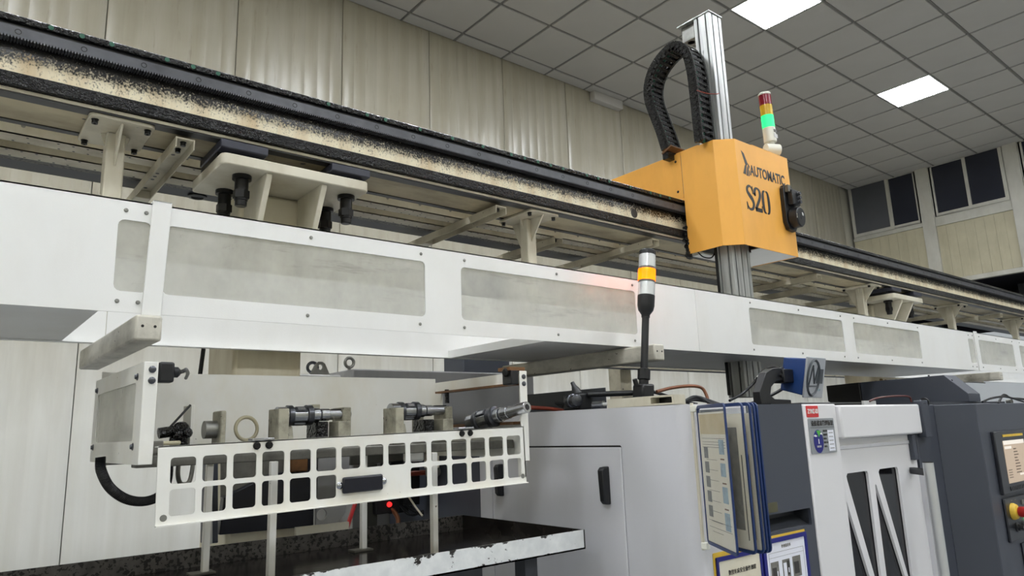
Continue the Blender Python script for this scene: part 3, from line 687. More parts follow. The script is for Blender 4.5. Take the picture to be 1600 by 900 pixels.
# drag chain
path = spline([(a, c, 0) for a, c in ((1.700, 3.045), (1.702, 3.15), (1.704, 3.27), (1.710, 3.39), (1.730, 3.480), (1.785, 3.535), (1.850, 3.525), (1.915, 3.482), (1.952, 3.415), (1.955, 3.34), (1.930, 3.25), (1.905, 3.17), (1.885, 3.09), (1.878, 3.06))], 30)
ch = thing('drag_chain', 'black energy chain looping from the lift column down to the orange head', 'cable chain', (2.50, 1.80, 3.047))
CX0, CX1 = 2.462, 2.545; pts = [path[0]]; acc = 0; step = .0275
for a, b2 in zip(path[:-1], path[1:]):
    acc += (b2-a).length
    if acc >= step: pts.append(b2); acc = 0
for i in range(len(pts)-1):
    a, b2 = pts[i], pts[i+1]; d = (b2-a).normalized(); c = (a+b2)/2; A = Vector((0, d.x, d.y)); N = Vector((0, -d.y, d.x)); cc = Vector((0, c.x, c.y))
    o = MB()
    for xs, k in ((CX0, -1), (CX1, 1)):
        o.obox(cc+Vector((xs, 0, 0)), (1, 0, 0), A, N, .0055, step*.56, .0215); o.cyl(cc+Vector((xs-.0075, 0, 0))-A*step*.45, cc+Vector((xs+.0075, 0, 0))-A*step*.45, .010, 10)
    for s in (-1, 1): o.obox(cc+Vector(((CX0+CX1)/2, 0, 0))+N*s*.0180, (1, 0, 0), A, N, (CX1-CX0)/2, .0075, .0022)
    o.build('chain_link', 'black_oily', ch)
cab = []
for k, (dx, mt) in enumerate(((.2, 'black_plastic'), (.42, 'cap_green'), (.63, 'black_plastic'), (.82, 'black_plastic'))):
    xx = CX0+(CX1-CX0)*dx
    MB().tube([Vector((xx, q.x, q.y)) for q in path[::10]], .0065, 7).build('inner_cable', mt, ch)
MB().obox((2.505, 1.872, 3.062), (1, 0, 0), (0, 1, -.4), (0, .4, 1), .05, .03, .004).build('end_bracket', 'rust_brown', ch, bev=.001)
MB().obox((2.505, 1.885, 3.04), (1, 0, 0), (0, 1, 0), (0, 0, 1), .045, .016, .018).build('end_clamp', 'black_oily', ch, bev=.003)
tag(MB().tube(spline([(2.452, 1.682, 3.27), (2.50, 1.665, 3.262), (2.55, 1.650, 3.268), (2.565, 1.648, 3.275)]), .0022, 6).build('tie_wire', 'red_hose'), 'thin red wire tying the drag chain to the aluminium column', 'wire')
# signal tower on the head
st = thing('signal_tower', 'signal tower with red, yellow and lit green tiers on the orange head', 'signal light', (2.955, 1.65, HZ1+.003))
MB().lathe((2.955, 1.65, HZ1+.003), (0, 0, 1), [(0, .026), (.006, .026), (.010, .016), (.03, .014)], 18).build('foot', 'cream_plastic', st)
MB().cyl((2.925, 1.663, HZ1+.052), (2.985, 1.630, HZ1+.052), .028, 20).lathe((2.985, 1.630, HZ1+.052), (.06, -.033, 0), [(0, .020), (.003, .019)], 18).build('tilt_joint', 'cream_plastic', st, bev=.002)
ax = Vector((-.03, 0, 1)); p0 = Vector((2.955, 1.65, HZ1+.075))
MB().lathe(p0, ax, [(0, .018), (.014, .018), (.016, .029), (.085, .029)], 22).build('body', 'cream_plastic', st)
MB().lathe(p0+ax*.085, ax, [(0, .0285), (.062, .0285)], 22).build('green_tier', 'green_lamp', st)
MB().lathe(p0+ax*.147, ax, [(0, .0295), (.004, .0295), (.005, .0285), (.052, .0285)], 22).build('yellow_tier', 'yellow_lens', st)
MB().lathe(p0+ax*.199, ax, [(0, .0295), (.004, .0295), (.005, .0285), (.052, .0285)], 22).build('red_tier', 'red_lens', st)
MB().lathe(p0+ax*.251, ax, [(0, .0295), (.008, .0292), (.012, .026), (.012, .01)], 22).build('cap', 'cream_plastic', st)
MB().obox(p0+ax*.064+Vector((.004, -.029, 0)), (1, 0, 0), (0, 1, 0), ax, .012, .001, .007).build('badge', 'grey_dirty', st)
MB().obox(p0+ax*.040+Vector((.004, -.029, 0)), (1, 0, 0), (0, 1, 0), ax, .014, .001, .010).build('badge', 'light_grey', st)
# ================================================================== lathe
mc = thing('cnc_lathe', 'grey and white enclosed lathe with dark control cabinet, right half of the photo', 'machine tool', (2.3, 1.5, 0))
MT = 1.898
plate('side_cover', [(1.14, 0), (1.97, 0), (1.97, MT+.006), (1.14, MT)], [rrect(1.328, .6, 1.905, 1.800, .004, 1)], 'yz', 1.445, 1.449, 'machine_light', mc)
dr = MB().box(1.4445, 1.452, 1.3315, 1.902, .603, 1.7950).build('side_door', 'machine_light', mc, bev=.002)
MB().box(1.456, 1.462, 1.30, 1.93, .58, 1.82).build('door_backing', 'black_plain', mc)
for y in (1.386, 1.850):
    MB().prism([(1.4445, 1.645), (1.4445, 1.745), (1.424, 1.743), (1.416, 1.735), (1.420, 1.655), (1.428, 1.646)], 'y', y-.0095, y+.0095).build('handle', 'black_plastic', dr, bev=.003)
arc = [(1.485-.04*math.cos(t), 1.14-.04*math.sin(t)) for t in [math.radians(a) for a in range(0, 91, 10)]]
MB().prism(arc+[(1.692, 1.10), (1.692, 1.104), (1.485, 1.104)]+[(1.485-.036*math.cos(t), 1.14-.036*math.sin(t)) for t in [math.radians(a) for a in range(90, -1, -10)]], 'z', 0, MT).build('corner_cover', 'machine_light', mc)
MB().box(1.445, 1.46, 1.97, 2.58, 0, 1.86).build('rear_side_panel', 'machine_dark', mc, bev=.003)  # dark colour paints in the shadow on the rear of the machine side
MB().box(1.449, 2.90, 1.13, 2.58, 1.84, 1.88).build('top_cover', 'machine_dark2', mc)
MB().box(1.462, 2.90, 1.95, 2.58, 0, 1.838).build('rear_body', 'machine_dark', mc)
plate('front_panel', [(1.694, 0), (1.973, 0), (1.973, MT-.002), (1.694, MT-.002)], [rrect(1.700, 1.560, 1.958, 1.6065, .003, 1)], 'xz', 1.098, 1.108, 'machine_dark', mc)
MB().add([(1.700, 1.107, 1.560), (1.958, 1.107, 1.560), (1.958, 1.107, 1.6065), (1.700, 1.107, 1.6065), (1.70, 1.15, 1.585), (1.958, 1.15, 1.585), (1.958, 1.15, 1.6065), (1.70, 1.15, 1.6065)], [(0, 1, 5, 4), (4, 5, 6, 7), (3, 7, 6, 2), (0, 4, 7, 3), (1, 2, 6, 5)]).build('grip_recess', 'machine_dark2', mc)
MB().box(1.702, 1.790, 1.0965, 1.098, 1.612, 1.637).build('name_strip', 'olive_film', mc)
MB().box(1.975, 2.163, 1.093, 1.12, 0, MT-.003).build('front_post', 'machine_white', mc, bev=.004)
MB().box(2.165, 2.742, 1.080, 1.13, 1.789, 1.891).build('door_header', 'machine_white', mc, bev=.006)
wins = [[(2.171, 1.24), (2.322, 1.24), (2.174, 1.636), (2.171, 1.636)],
        [(2.346, 1.262), (2.346, 1.676), (2.340, 1.684), (2.212, 1.684), (2.204, 1.676), (2.206, 1.664), (2.340, 1.262)],
        [(2.381, 1.24), (2.548, 1.24), (2.392, 1.636), (2.386, 1.640), (2.383, 1.63)],
        [(2.563, 1.262), (2.563, 1.676), (2.557, 1.684), (2.430, 1.684), (2.420, 1.676), (2.422, 1.664), (2.557, 1.262)]]
sd = plate('sliding_door', [(2.166, .3), (2.722, .3), (2.722, 1.787), (2.166, 1.787)], wins, 'xz', 1.106, 1.114, 'machine_white', mc)
MB().box(2.168, 2.60, 1.116, 1.121, .6, 1.72).build('door_glass', 'door_glass', sd)
MB().box(2.168, 2.720, 1.103, 1.106, 1.756, 1.768).build('door_lip', 'machine_light', sd, bev=.002)
MB().box(2.722, 2.735, 1.085, 1.125, .3, 1.66).build('door_edge', 'machine_light', sd, bev=.003)
MB().box(2.672, 2.700, 1.09, 1.112, 1.700, 1.787).build('latch_block', 'machine_dark', mc, bev=.002)
hb = MB().cyl((2.592, 1.02, .9), (2.592, 1.02, 1.697), .0165, 24).build('door_handle', 'brushed', sd)
MB().lathe((2.592, 1.02, 1.697), (0, 0, 1), [(0, .0168), (.003, .016)], 24).build('handle_cap', 'black_plastic', hb)
MB().beam((2.592, 1.025, 1.6655), (2.665, 1.104, 1.6655), .020, .022).build('handle_standoff', 'black_plastic', hb, bev=.003)
MB().box(2.733, 2.918, 1.10, 1.3, 0, 1.89).build('corner_pillar', 'machine_dark', mc, bev=.003)
MB().prism(rrect(2.745, 1.775, 2.800, 1.905, .003, 1), 'y', 1.072, 1.099).build('header_bracket', 'machine_dark', mc, bev=.002)
for x in (2.765, 2.778): MB().lathe((x, 1.072, 1.893), (0, -1, 0), [(0, .0025), (.0006, .0025)], 8).build('bracket_hole', 'black_plain', mc)
MB().lathe((2.800, 1.085, 1.898), (1, 0, 0), [(0, .016), (.012, .016), (.014, .012)], 16).build('cable_gland', 'black_plastic', mc)
cc = MB().prism([(2.920, 1.30), (2.920, 1.10), (3.0, .985), (4.3, .985), (4.3, 1.30)], 'z', .25, 1.888).build('control_cabinet', 'machine_dark', mc, bev=.003)
MB().box(3.095, 3.62, .972, .985, 1.553, 1.782).build('screen_bezel', 'screen_dark', cc, bev=.003)
MB().box(3.168, 3.402, .9705, .972, 1.590, 1.746).build('display', 'lcd', cc)
MB().box(3.178, 3.404, .970, .972, 1.760, 1.769).build('brand_strip', 'yellow', cc)
MB().box(3.168, 3.402, .970, .9705, 1.731, 1.746).box(3.30, 3.40, .970, .9705, 1.613, 1.620).box(3.175, 3.25, .970, .9705, 1.715, 1.725).build('display_fields', 'lcd_light', cc)
m = MB()
for k in range(9): m.box(3.268, 3.268+random.uniform(.03, .06), .970, .9705, 1.711-.011*k, 1.715-.011*k)
for k in range(4): m.box(3.18, 3.22, .970, .9705, 1.636-.009*k, 1.639-.009*k)
m.build('display_text', 'lcd_text', cc)
for k in range(14): MB().box(3.172+.018*k, 3.185+.018*k, .969, .972, 1.563, 1.578).build('soft_key', 'black_plain', cc, bev=.001)
for i in range(5):
    for j in range(6): MB().box(3.43+.024*i, 3.447+.024*i, .968, .972, 1.74-.026*j, 1.757-.026*j).build('key', 'print_grey', cc, bev=.001)
MB().box(3.100, 3.62, .976, .985, 1.385, 1.540).build('operator_panel', 'screen_dark', cc, bev=.004)
es = MB().lathe((3.165, .976, 1.490), (0, -1, 0), [(0, .030), (.006, .030), (.016, .025), (.020, .016)], 24).build('emergency_stop', 'yellow', cc)
MB().lathe((3.165, .956, 1.490), (0, -1, 0), [(0, .016), (.006, .019), (.024, .0195), (.028, .017), (.030, .008)], 24).build('push_button', 'red_button', es)
for x in (3.185, 3.255):
    k = MB().lathe((x, .976, 1.432), (0, -1, 0), [(0, .018), (.003, .018), (.005, .013), (.012, .012)], 20).build('selector_switch', 'black_plastic', cc)
    MB().obox((x+.004, .958, 1.430), (1, 0, -.3), (0, 1, 0), (.3, 0, 1), .022, .008, .006).build('selector_lever', 'black_plain', k, bev=.002)
for i in range(4):
    for j, mt in ((0, 'print_grey'), (1, 'key_led'), (2, 'key_led'), (3, 'print_grey')): MB().box(3.275+.03*i, 3.295+.03*i, .972, .976, 1.505-.030*j, 1.522-.030*j).build('panel_key', mt, cc, bev=.001)
m = MB()
for x, z in ((3.165, 1.526), (3.205, 1.526), (3.172, 1.462), (3.205, 1.462)): m.box(x, x+.018, .9755, .976, z, z+.004)
m.build('panel_print', 'print_grey', cc)
MB().box(3.22, 3.6, .98, .985, 1.25, 1.37).build('lower_panel', 'navy_black', cc)
# hood of the roof hatch
hz = MB().prism([(1.149, 1.903), (1.149, 1.936), (1.234, 2.022), (1.60, 2.016), (1.60, 1.903)], 'x', 3.43, 3.565).build('hatch_hood', 'machine_dark', mc, bev=.002)
MB().prism([(1.602, 1.903), (1.602, 2.016), (1.765, 2.011), (1.765, 1.935), (1.70, 1.903)], 'x', 3.425, 3.565).build('hood_extension', 'black_plain', mc, bev=.002)
MB().box(2.92, 3.9, 1.16, 2.4, 1.875, 1.9025).build('roof_rail', 'machine_dark2', mc)
for y, z in ((1.21, 1.995), (1.30, 2.0215)): MB().lathe((3.445, y, z), (-.2, -.5, 1), [(0, .004), (.005, .004)], 8).build('screw', 'bolt_black', hz)
# ------------------------------------------------------------------ things on the lathe
fl = thing('flip_chart', 'blue-framed document flip panels fixed to the corner of the lathe', 'display panels', (1.455, 1.09, 1.56))
MB().box(1.4515, 1.457, 1.092, 1.0995, 1.556, 1.900).build('wall_rail', 'cream_clean', fl, bev=.001)
for z in (1.566, 1.886): MB().box(1.4495, 1.463, 1.082, 1.0995, z-.008, z+.008).build('hinge_block', 'cream_plastic', fl, bev=.002)
H = Vector((1.459, 1.086, 0))
def flip_panel(end, idx):
    d = (Vector(end+(0,))-H); L = d.length; d.normalize(); nrm = Vector((d.y, -d.x, 0))
    if nrm.x > 0: nrm = -nrm
    def tf(p): return H+d*p.x+nrm*p.y+Vector((0, 0, p.z))
    z0, z1 = 1.572, 1.893
    f = plate('flip_panel', rrect(.004, z0, L, z1, .012), [rrect(.008, z0+.007, L-.005, z1-.007, .004)], 'xz', -.002, .002, 'blue_frame', fl, tf)
    pt, pb = z1-(.024 if idx else .018), z0+.008
    plate('page', [(.010, pb), (L-.006, pb), (L-.006, pt), (.010, pt)], [], 'xz', -.0008, .0006, 'paper', f, tf)
    plate('sleeve', [(.013, z0+.009), (L-.006, z0+.009), (L-.006, z1-.011), (.013, z1-.011)], [], 'xz', .0012, .0015, 'sleeve', f, tf)
    def marks(nm, rects, mat):
        m = MB()
        for a, b, c, e in rects:
            m.hexa([tf(Vector(q)) for q in ((a, .0006, c), (b, .0006, c), (b, .0006, e), (a, .0006, e), (a, .0010, c), (b, .0010, c), (b, .0010, e), (a, .0010, e))])
        m.build(nm, mat, f)
    W0, W1 = .018, L-.010
    if idx == 0:
        marks('stain', [(W0, W1, pt-.05, pt-.004)], 'paper_stain')
        marks('page_lines', [(W0+.008, W1-.006, z, z+.0008) for z in (pt-.060, pt-.068, pt-.074, pt-.080)]+[(W0+.03, W0+.10, pt-.108-.023*k, pt-.1073-.023*k) for k in range(8)]+[(W0+.01, W1-.01, pb+.05, pb+.0507), (W0+.01, W1-.01, pb+.035, pb+.0357)], 'print_dark')
        marks('page_photos', [(W0+.015, W0+.042, pt-.105-.033*k, pt-.080-.033*k) for k in range(5)], 'print_grey')
        marks('page_tables', [(W0+.118, W0+.150, z1-b_, z1-a_) for a_, b_ in ((.080, .112), (.131, .160), (.182, .217), (.237, .275))], 'print_blue')
        marks('page_captions', [(W0+.122, W0+.146, z1-a_, z1-a_+.003) for a_ in (.124, .176, .231)], 'rust_brown')
    else:
        marks('page_print', [(W0+.09, W1-.02, pt-.25, pt-.03)], 'print_grey'); marks('page_band', [(W0+.15, W1-.012, pt-.27, pt-.09)], 'print_dark' if idx == 1 else 'print_grey')
for i, e in enumerate(((1.347, .928), (1.391, .912), (1.410, .905), (1.420, .9015), (1.428, .899))): flip_panel(e, i)
# posters
def bars(par, rects, y, mat, nm):
    m = MB()
    for a, b, c, e in rects: m.box(a, b, y-.0004, y, c, e)
    return m.build(nm, mat, par)
p1 = thing('poster', 'framed notice with yellow border below the flip panels', 'poster', (1.58, 1.097, 1.24))
plate('border', rrect(1.492, 1.24, 1.692, 1.543, .002, 1), [], 'xz', 1.0985, 1.0998, 'yellow', p1)
plate('frame', rrect(1.500, 1.245, 1.6915, 1.532, .002, 1), [rrect(1.508, 1.252, 1.684, 1.522, .002, 1)], 'xz', 1.0945, 1.0985, 'navy', p1)
plate('sheet', rrect(1.506, 1.25, 1.686, 1.524, .002, 1), [], 'xz', 1.097, 1.0978, 'paper', p1)
text('lettering', '数控车床安全操作规程', (1.545, 1.0967, 1.487), (1, 0, 0), (0, 0, 1), .0125, 'print_dark', p1, sx=.95)
text('lettering', '操作人员须知', (1.530, 1.0967, 1.472), (1, 0, 0), (0, 0, 1), .008, 'print_dark', p1)
p2 = thing('poster', 'blue-framed instruction sheet with three photos on the dark front panel', 'poster', (1.80, 1.096, 1.25))
plate('tape', [(1.697, 1.548), (1.912, 1.548), (1.912, 1.554), (1.697, 1.554)], [], 'xz', 1.0965, 1.0978, 'yellow', p2)
plate('frame', rrect(1.697, 1.25, 1.913, 1.548, .002, 1), [rrect(1.710, 1.258, 1.902, 1.537, .002, 1)], 'xz', 1.0925, 1.0965, 'navy', p2)
plate('sheet', rrect(1.708, 1.256, 1.904, 1.539, .002, 1), [], 'xz', 1.0950, 1.0960, 'paper_clean', p2)
bars(p2, [(1.722, 1.892, 1.512, 1.5126), (1.722, 1.892, 1.500, 1.5005), (1.722, 1.7226, 1.28, 1.512), (1.892, 1.8926, 1.28, 1.512)]+[(1.728, 1.728+random.uniform(.08, .155), z, z+.0022) for z in [1.428-.0075*k for k in range(14)]], 1.0949, 'print_grey', 'printed_lines')
bars(p2, [(1.727, 1.764, 1.440, 1.490), (1.782, 1.818, 1.440, 1.490), (1.832, 1.872, 1.440, 1.492)], 1.0949, 'print_grey', 'photos')
for r in ((1.733, 1.752, 1.446, 1.476), (1.804, 1.815, 1.450, 1.486), (1.838, 1.862, 1.448, 1.478)): bars(p2, [r], 1.0945, 'print_dark', 'photo_shadow')
bars(p2, [(1.754, 1.758, 1.452, 1.466), (1.808, 1.812, 1.456, 1.468), (1.786, 1.801, 1.446, 1.482)], 1.0944, 'paper_clean', 'photo_lights')
text('lettering', '作业指导书', (1.785, 1.0948, 1.521), (1, 0, 0), (0, 0, 1), .009, 'print_grey', p2)
# labels
rt = thing('machine_tag', 'small red tag reading ZYMZ-03 on the white post', 'label', (2.02, 1.093, 1.858))
MB().prism(rrect(1.986, 1.857, 2.053, 1.890, .002, 1), 'y', 1.0915, 1.093).build('tag_plate', 'red_label', rt)
text('lettering', 'ZYMZ-03', (1.991, 1.0914, 1.868), (1, 0, 0), (0, 0, 1), .0185, 'white_plain', rt, sx=.80, bold=.0004)
sp = thing('status_plate', 'silver status plate with blue and green oval below the red tag', 'sign', (2.06, 1.093, 1.752))
MB().prism(rrect(1.988, 1.752, 2.134, 1.853, .003), 'y', 1.0895, 1.093).build('plate', 'plate_silver', sp, bev=.0008)
text('lettering', '设备状态管理标识', (1.999, 1.0893, 1.833), (1, 0, 0), (0, 0, 1), .0165, 'print_dark', sp, sx=.97, bold=.0003)
bars(sp, [(1.990, 2.132, 1.826, 1.8268)], 1.0893, 'print_dark', 'divider')
MB().prism(ellipse(2.031, 1.787, .0275, .0335), 'y', 1.0888, 1.0895).build('oval', 'navy', sp)
MB().prism([(2.022, 1.818), (2.042, 1.818), (2.046, 1.812), (2.034, 1.798), (2.031, 1.806), (2.026, 1.812)], 'y', 1.0884, 1.0888).build('green_leaf', 'leaf_green', sp)
MB().prism([(2.005, 1.803), (2.014, 1.807), (2.026, 1.802), (2.016, 1.800)], 'y', 1.0884, 1.0888).prism([(2.042, 1.808), (2.050, 1.812), (2.056, 1.806), (2.048, 1.806)], 'y', 1.0884, 1.0888).build('white_wave', 'white_plain', sp)
MB().prism([(2.029, 1.780), (2.034, 1.780), (2.033, 1.794), (2.030, 1.794)], 'y', 1.0884, 1.0888).build('white_figure', 'white_plain', sp)
text('lettering', '设备完好', (2.017, 1.0887, 1.770), (1, 0, 0), (0, 0, 1), .0065, 'light_grey', sp)
for k, w in enumerate(('设备名称', '设备编号', '负责人', '操作人员', '责任人')): text('lettering', w, (2.061, 1.0893, 1.814-.0112*k), (1, 0, 0), (0, 0, 1), .0062, 'print_dark', sp)
bars(sp, [(2.088, 2.124, 1.757, 1.818)], 1.0893, 'paper_clean', 'paper_slip')
bars(sp, [(2.094, 2.118, 1.809-.0112*k, 1.8108-.0112*k) for k in range(5)], 1.0888, 'print_grey', 'slip_print')
# amber signal tower on the lathe
tw = thing('signal_tower', 'black-stemmed signal tower with lit amber tier on the lathe roof', 'signal light', (1.607, 1.38, 1.925))
A = Vector((.150, 0, 1)).normalized(); B0 = Vector((1.607, 1.38, 1.925))
def tz(t): return B0+A*t
MB().box(1.565, 1.650, 1.35, 1.41, 1.881, 1.925).build('pedestal', 'black_plastic', tw)
MB().obox(B0+Vector((0, 0, .003)), (1, 0, 0), (0, 1, 0), (0, 0, 1), .045, .036, .004).build('foot_plate', 'black_plastic', tw, bev=.002)
MB().obox(tz(.024), (1, 0, 0), (0, 1, 0), A, .026, .021, .020).build('joint_box', 'black_plastic', tw, bev=.006)
MB().cyl(tz(.03)+Vector((-.03, 0, .012)), tz(.03)+Vector((-.036, 0, .028)), .007, 10).build('clamp_lever', 'black_plastic', tw)
MB().lathe(tz(.042), A, [(0, .014), (.014, .014), (.016, .0185), (.046, .0185), (.049, .0115)], 8).build('collar', 'black_plastic', tw)
MB().cyl(tz(.085), tz(.262), .0108, 18).build('stem', 'black_plastic', tw)
MB().lathe(tz(.246), A, [(0, .0125), (.008, .013), (.022, .0225), (.036, .0255), (.068, .0262)], 26).build('base_cup', 'black_plastic', tw)
MB().lathe(tz(.314), A, [(0, .0255), (.040, .0255)], 26).build('clear_tier', 'clear_lens', tw)
MB().lathe(tz(.354), A, [(0, .0258), (.007, .0258)], 26).build('ring', 'grey_dirty', tw)
MB().lathe(tz(.361), A, [(0, .0268), (.036, .0268)], 26).build('amber_tier', 'orange_lamp', tw)
MB().lathe(tz(.397), A, [(0, .0258), (.007, .0258)], 26).build('ring', 'grey_dirty', tw)
MB().lathe(tz(.404), A, [(0, .0255), (.040, .0255)], 26).build('clear_tier', 'clear_lens', tw)
MB().lathe(tz(.444), A, [(0, .0258), (.012, .0258), (.016, .023), (.016, .005)], 26).build('cap', 'black_plastic', tw)
lt = bpy.data.lights.new('amber_glow', 'POINT'); lt.energy = .22; lt.color = (1, .42, .08); lt.shadow_soft_size = .012; lo = bpy.data.objects.new('amber_glow', lt); C.objects.link(lo); lo.parent = tw; lo.location = tz(.379)-B0
# base block and pneumatic parts on the roof edge
t = thing('mounting_block', 'cream hollow mounting block under the amber signal tower', 'block', (1.54, 1.26, 1.9))
plate('block', [(1.15, 1.9), (1.38, 1.9), (1.38, 1.9245), (1.15, 1.9245)], [rrect(1.156, 1.9045, 1.225, 1.920, .001, 1)], 'yz', 1.455, 1.502, 'cream_clean', t)
MB().box(1.490, 1.500, 1.152, 1.23, 1.9015, 1.923).build('core', 'black_plain', t)
t = thing('air_valve', 'dark air valve with round knob on the roof edge of the lathe', 'valve', (1.49, 1.50, 1.9))
MB().lathe((1.462, 1.535, 1.928), (-.3, -.95, 0), [(0, .020), (.02, .020), (.022, .017), (.045, .017), (.047, .013)], 20).build('knob', 'steel_dark', t)
MB().box(1.465, 1.52, 1.50, 1.57, 1.9, 1.95).build('body', 'black_plastic', t, bev=.006)
MB().lathe((1.49, 1.53, 1.946), (-.1, .35, .8), [(0, .016), (.016, .013), (.03, .007), (.042, .006)], 12).build('lever', 'black_plastic', t)
t = thing('roof_channel', 'black metal channel lying on the lathe roof behind the valve', 'channel', (1.6, 1.8, 1.88))
MB().box(1.56, 1.60, 1.52, 1.92, 1.905, 1.912).build('floor', 'machine_dark2', t); MB().box(1.595, 1.60, 1.52, 1.92, 1.912, 1.968).build('back', 'machine_dark2', t); MB().box(1.55, 1.56, 1.5, 2.0, 1.88, 1.91).build('lip', 'machine_dark', t)
tag(MB().cyl((1.50, 1.50, 1.945), (1.62, 1.40, 1.945), .008, 12).build('cylinder_rod', 'black_plastic'), 'black rod running from the air valve to the signal tower', 'rod')
t = thing('hose_fitting', 'small silver hose fitting beside the air valve', 'fitting', (1.46, 1.42, 1.9))
MB().cyl((1.462, 1.44, 1.914), (1.462, 1.40, 1.914), .009, 6).build('nut', 'steel', t); MB().cyl((1.462, 1.40, 1.912), (1.462, 1.33, 1.912), .005, 10).build('tube', 'light_grey', t)
def cable(name, pts, r, mat, label, n=8): return tag(MB().tube(spline(pts, 8), r, n).build(name, mat), label, 'cable' if 'cable' in name else 'hose')
cable('red_hose', [at(818, 636, Y=1.72), at(835, 637, Y=1.70), at(862, 639, Y=1.66), at(880, 642, Y=1.62)], .006, 'red_hose', 'reddish hose behind the loose shaft, running to the lathe roof')
cable('copper_hose', [at(1026, 612, Y=1.37), at(1050, 606, Y=1.36), at(1078, 603, Y=1.34), at(1096, 606, Y=1.33), at(1104, 618, Y=1.32), at(1108, 634, Y=1.31)], .005, 'copper', 'brown hose arching away from the amber signal tower')
cable('black_cable', [at(1020, 612, Y=1.40), at(1040, 618, Y=1.38), at(1062, 626, Y=1.34), at(1090, 632, Y=1.30)], .005, 'black_plastic', 'black cable beside the brown hose on the lathe roof')
cable('black_cable', [at(925, 636, Y=1.5), at(890, 632, Y=1.55), at(868, 629, Y=1.6), at(880, 636, Y=1.58)], .004, 'black_plastic', 'black cable loop beneath the round valve knob')
m = MB()
for k in range(9): m.tube(spline([at(1068+random.uniform(-4, 6), 628, Y=1.25), at(1090+random.uniform(-6, 6), 622+random.uniform(-3, 4), Y=1.24), at(1120+random.uniform(-8, 8), 632, Y=1.2)], 5), .0035, 6)
tag(m.build('cable_bundle', 'black_plastic'), 'tangle of black wiring behind the top of the flip panels', 'cable')
# work lamp
wl = thing('work_lamp', 'blue and silver work lamp on a black bracket, on the lathe roof', 'lamp', (2.10, 1.22, MT))
F0 = Vector((2.238, 1.19, 1.985)); up = Vector((.02, -.22, 1)).normalized(); rt_ = Vector((1, .06, 0)).normalized(); nf = rt_.cross(up)
if nf.y > 0: nf = -nf
MB().obox(F0, rt_, up, nf, .066, .066, .0035).build('face_plate', 'lamp_face', wl, bev=.002)
hs = MB().hexa([F0-nf*.004+rt_*a*.062+up*b*.060 for a, b in ((-1, -1), (1, -1), (1, 1), (-1, 1))]+[F0-nf*.085+rt_*a*.054+up*b*.054 for a, b in ((-1, -1), (1, -1), (1, 1), (-1, 1))]).build('housing', 'blue_plastic', wl, bev=.004)
m = MB(); cF = F0+nf*.0038-rt_*.016
prev = [cF+rt_*(.042*math.cos(a))+up*(.058*math.sin(a)) for a in [2*math.pi*i/24 for i in range(24)]]
m.tube(prev, .005, 4, True)
for (a0, b0), (a1, b1) in (((-.03, -.03), (-.008, .04)), ((-.008, .04), (.010, -.02)), ((.010, -.02), (.028, .035)), ((-.04, -.028), (.03, -.028))): m.beam(cF+rt_*a0+up*b0, cF+rt_*a1+up*b1, .006, .003)
m.build('printed_emblem', 'lamp_print', wl)
MB().obox(F0+nf*.0038+rt_*.030+up*.005, rt_, up, nf, .022, .024, .0012).build('dark_window', 'lamp_print', wl)
MB().obox(F0+nf*.0038+rt_*.030-up*.04, rt_, up, nf, .012, .003, .001).build('small_print', 'print_blue', wl)
b0 = at(1200, 629, Y=1.28)
MB().prism([(1.985, 1.902), (1.985, 1.94), (2.03, 2.0), (2.07, 2.015), (2.14, 2.020), (2.14, 1.978), (2.085, 1.975), (2.052, 1.955), (2.042, 1.930), (2.065, 1.918), (2.16, 1.915), (2.16, 1.902)], 'y', 1.235, 1.262).build('bracket', 'black_plastic', wl, bev=.002)
MB().box(1.98, 2.22, 1.20, 1.30, 1.8965, 1.902).build('foot', 'black_plastic', wl)
MB().obox((2.150, 1.25, 1.992), (1, 0, 0), (0, 1, 0), (0, 0, 1), .03, .022, .022).build('pivot_block', 'black_plastic', wl, bev=.003)
MB().cyl((2.105, 1.232, 1.992), (2.105, 1.224, 1.992), .006, 8).build('pivot_bolt', 'bolt_black', wl)
cable('lamp_cable', [at(1218, 575, Y=1.26), at(1205, 574, Y=1.3), at(1190, 582, Y=1.35), at(1178, 598, Y=1.38), at(1160, 615, Y=1.40), at(1140, 626, Y=1.40)], .0045, 'black_plastic', 'black cable curving from the work lamp to the left')
cable('lamp_cable', [at(1240, 592, Y=1.3), at(1225, 606, Y=1.33), at(1200, 620, Y=1.36), at(1170, 632, Y=1.38)], .0055, 'black_plastic', 'lower black cable passing behind the work lamp bracket')
tag(MB().cyl(at(1184, 590, Y=1.365), at(1188, 585.5, Y=1.357), .0055, 10).build('cable_tag', 'white_plain'), 'white tag wrapped round the work lamp cable', 'tag')
# behind the door header
cable('red_hose', [at(1358, 627, Y=1.3), at(1372, 622, Y=1.3), at(1400, 619, Y=1.3), at(1420, 620, Y=1.3), at(1424, 628, Y=1.3)], .004, 'dark_red', 'dark red hose arching above the white door header')
tag(MB().box(2.80, 2.90, 1.30, 1.31, 1.89, 1.915).build('paper_label', 'light_grey'), 'small pale label behind the door header', 'label')
tag(MB().box(2.45, 2.93, 1.36, 1.50, 1.882, 1.912).build('roof_box', 'black_plain', bev=.005), 'low black box behind the white door header', 'box')
m = MB()
for k in range(22): m.ball(at(1380+random.uniform(-14, 12), 598+random.uniform(-5, 7), Y=1.6)+Vector((0, random.uniform(-.02, .02), 0)), random.uniform(.004, .010), 7, 5)
tag(m.build('chip_clump', 'gold'), 'clump of golden swarf caught on the dark hood below the guard', 'swarf')
cable('black_cable', [at(1535, 628, Y=1.1), at(1550, 622, Y=1.1), at(1572, 620, Y=1.1), at(1600, 628, Y=1.1), at(1640, 640, Y=1.1)], .0045, 'black_plastic', 'black cable on top of the control cabinet')
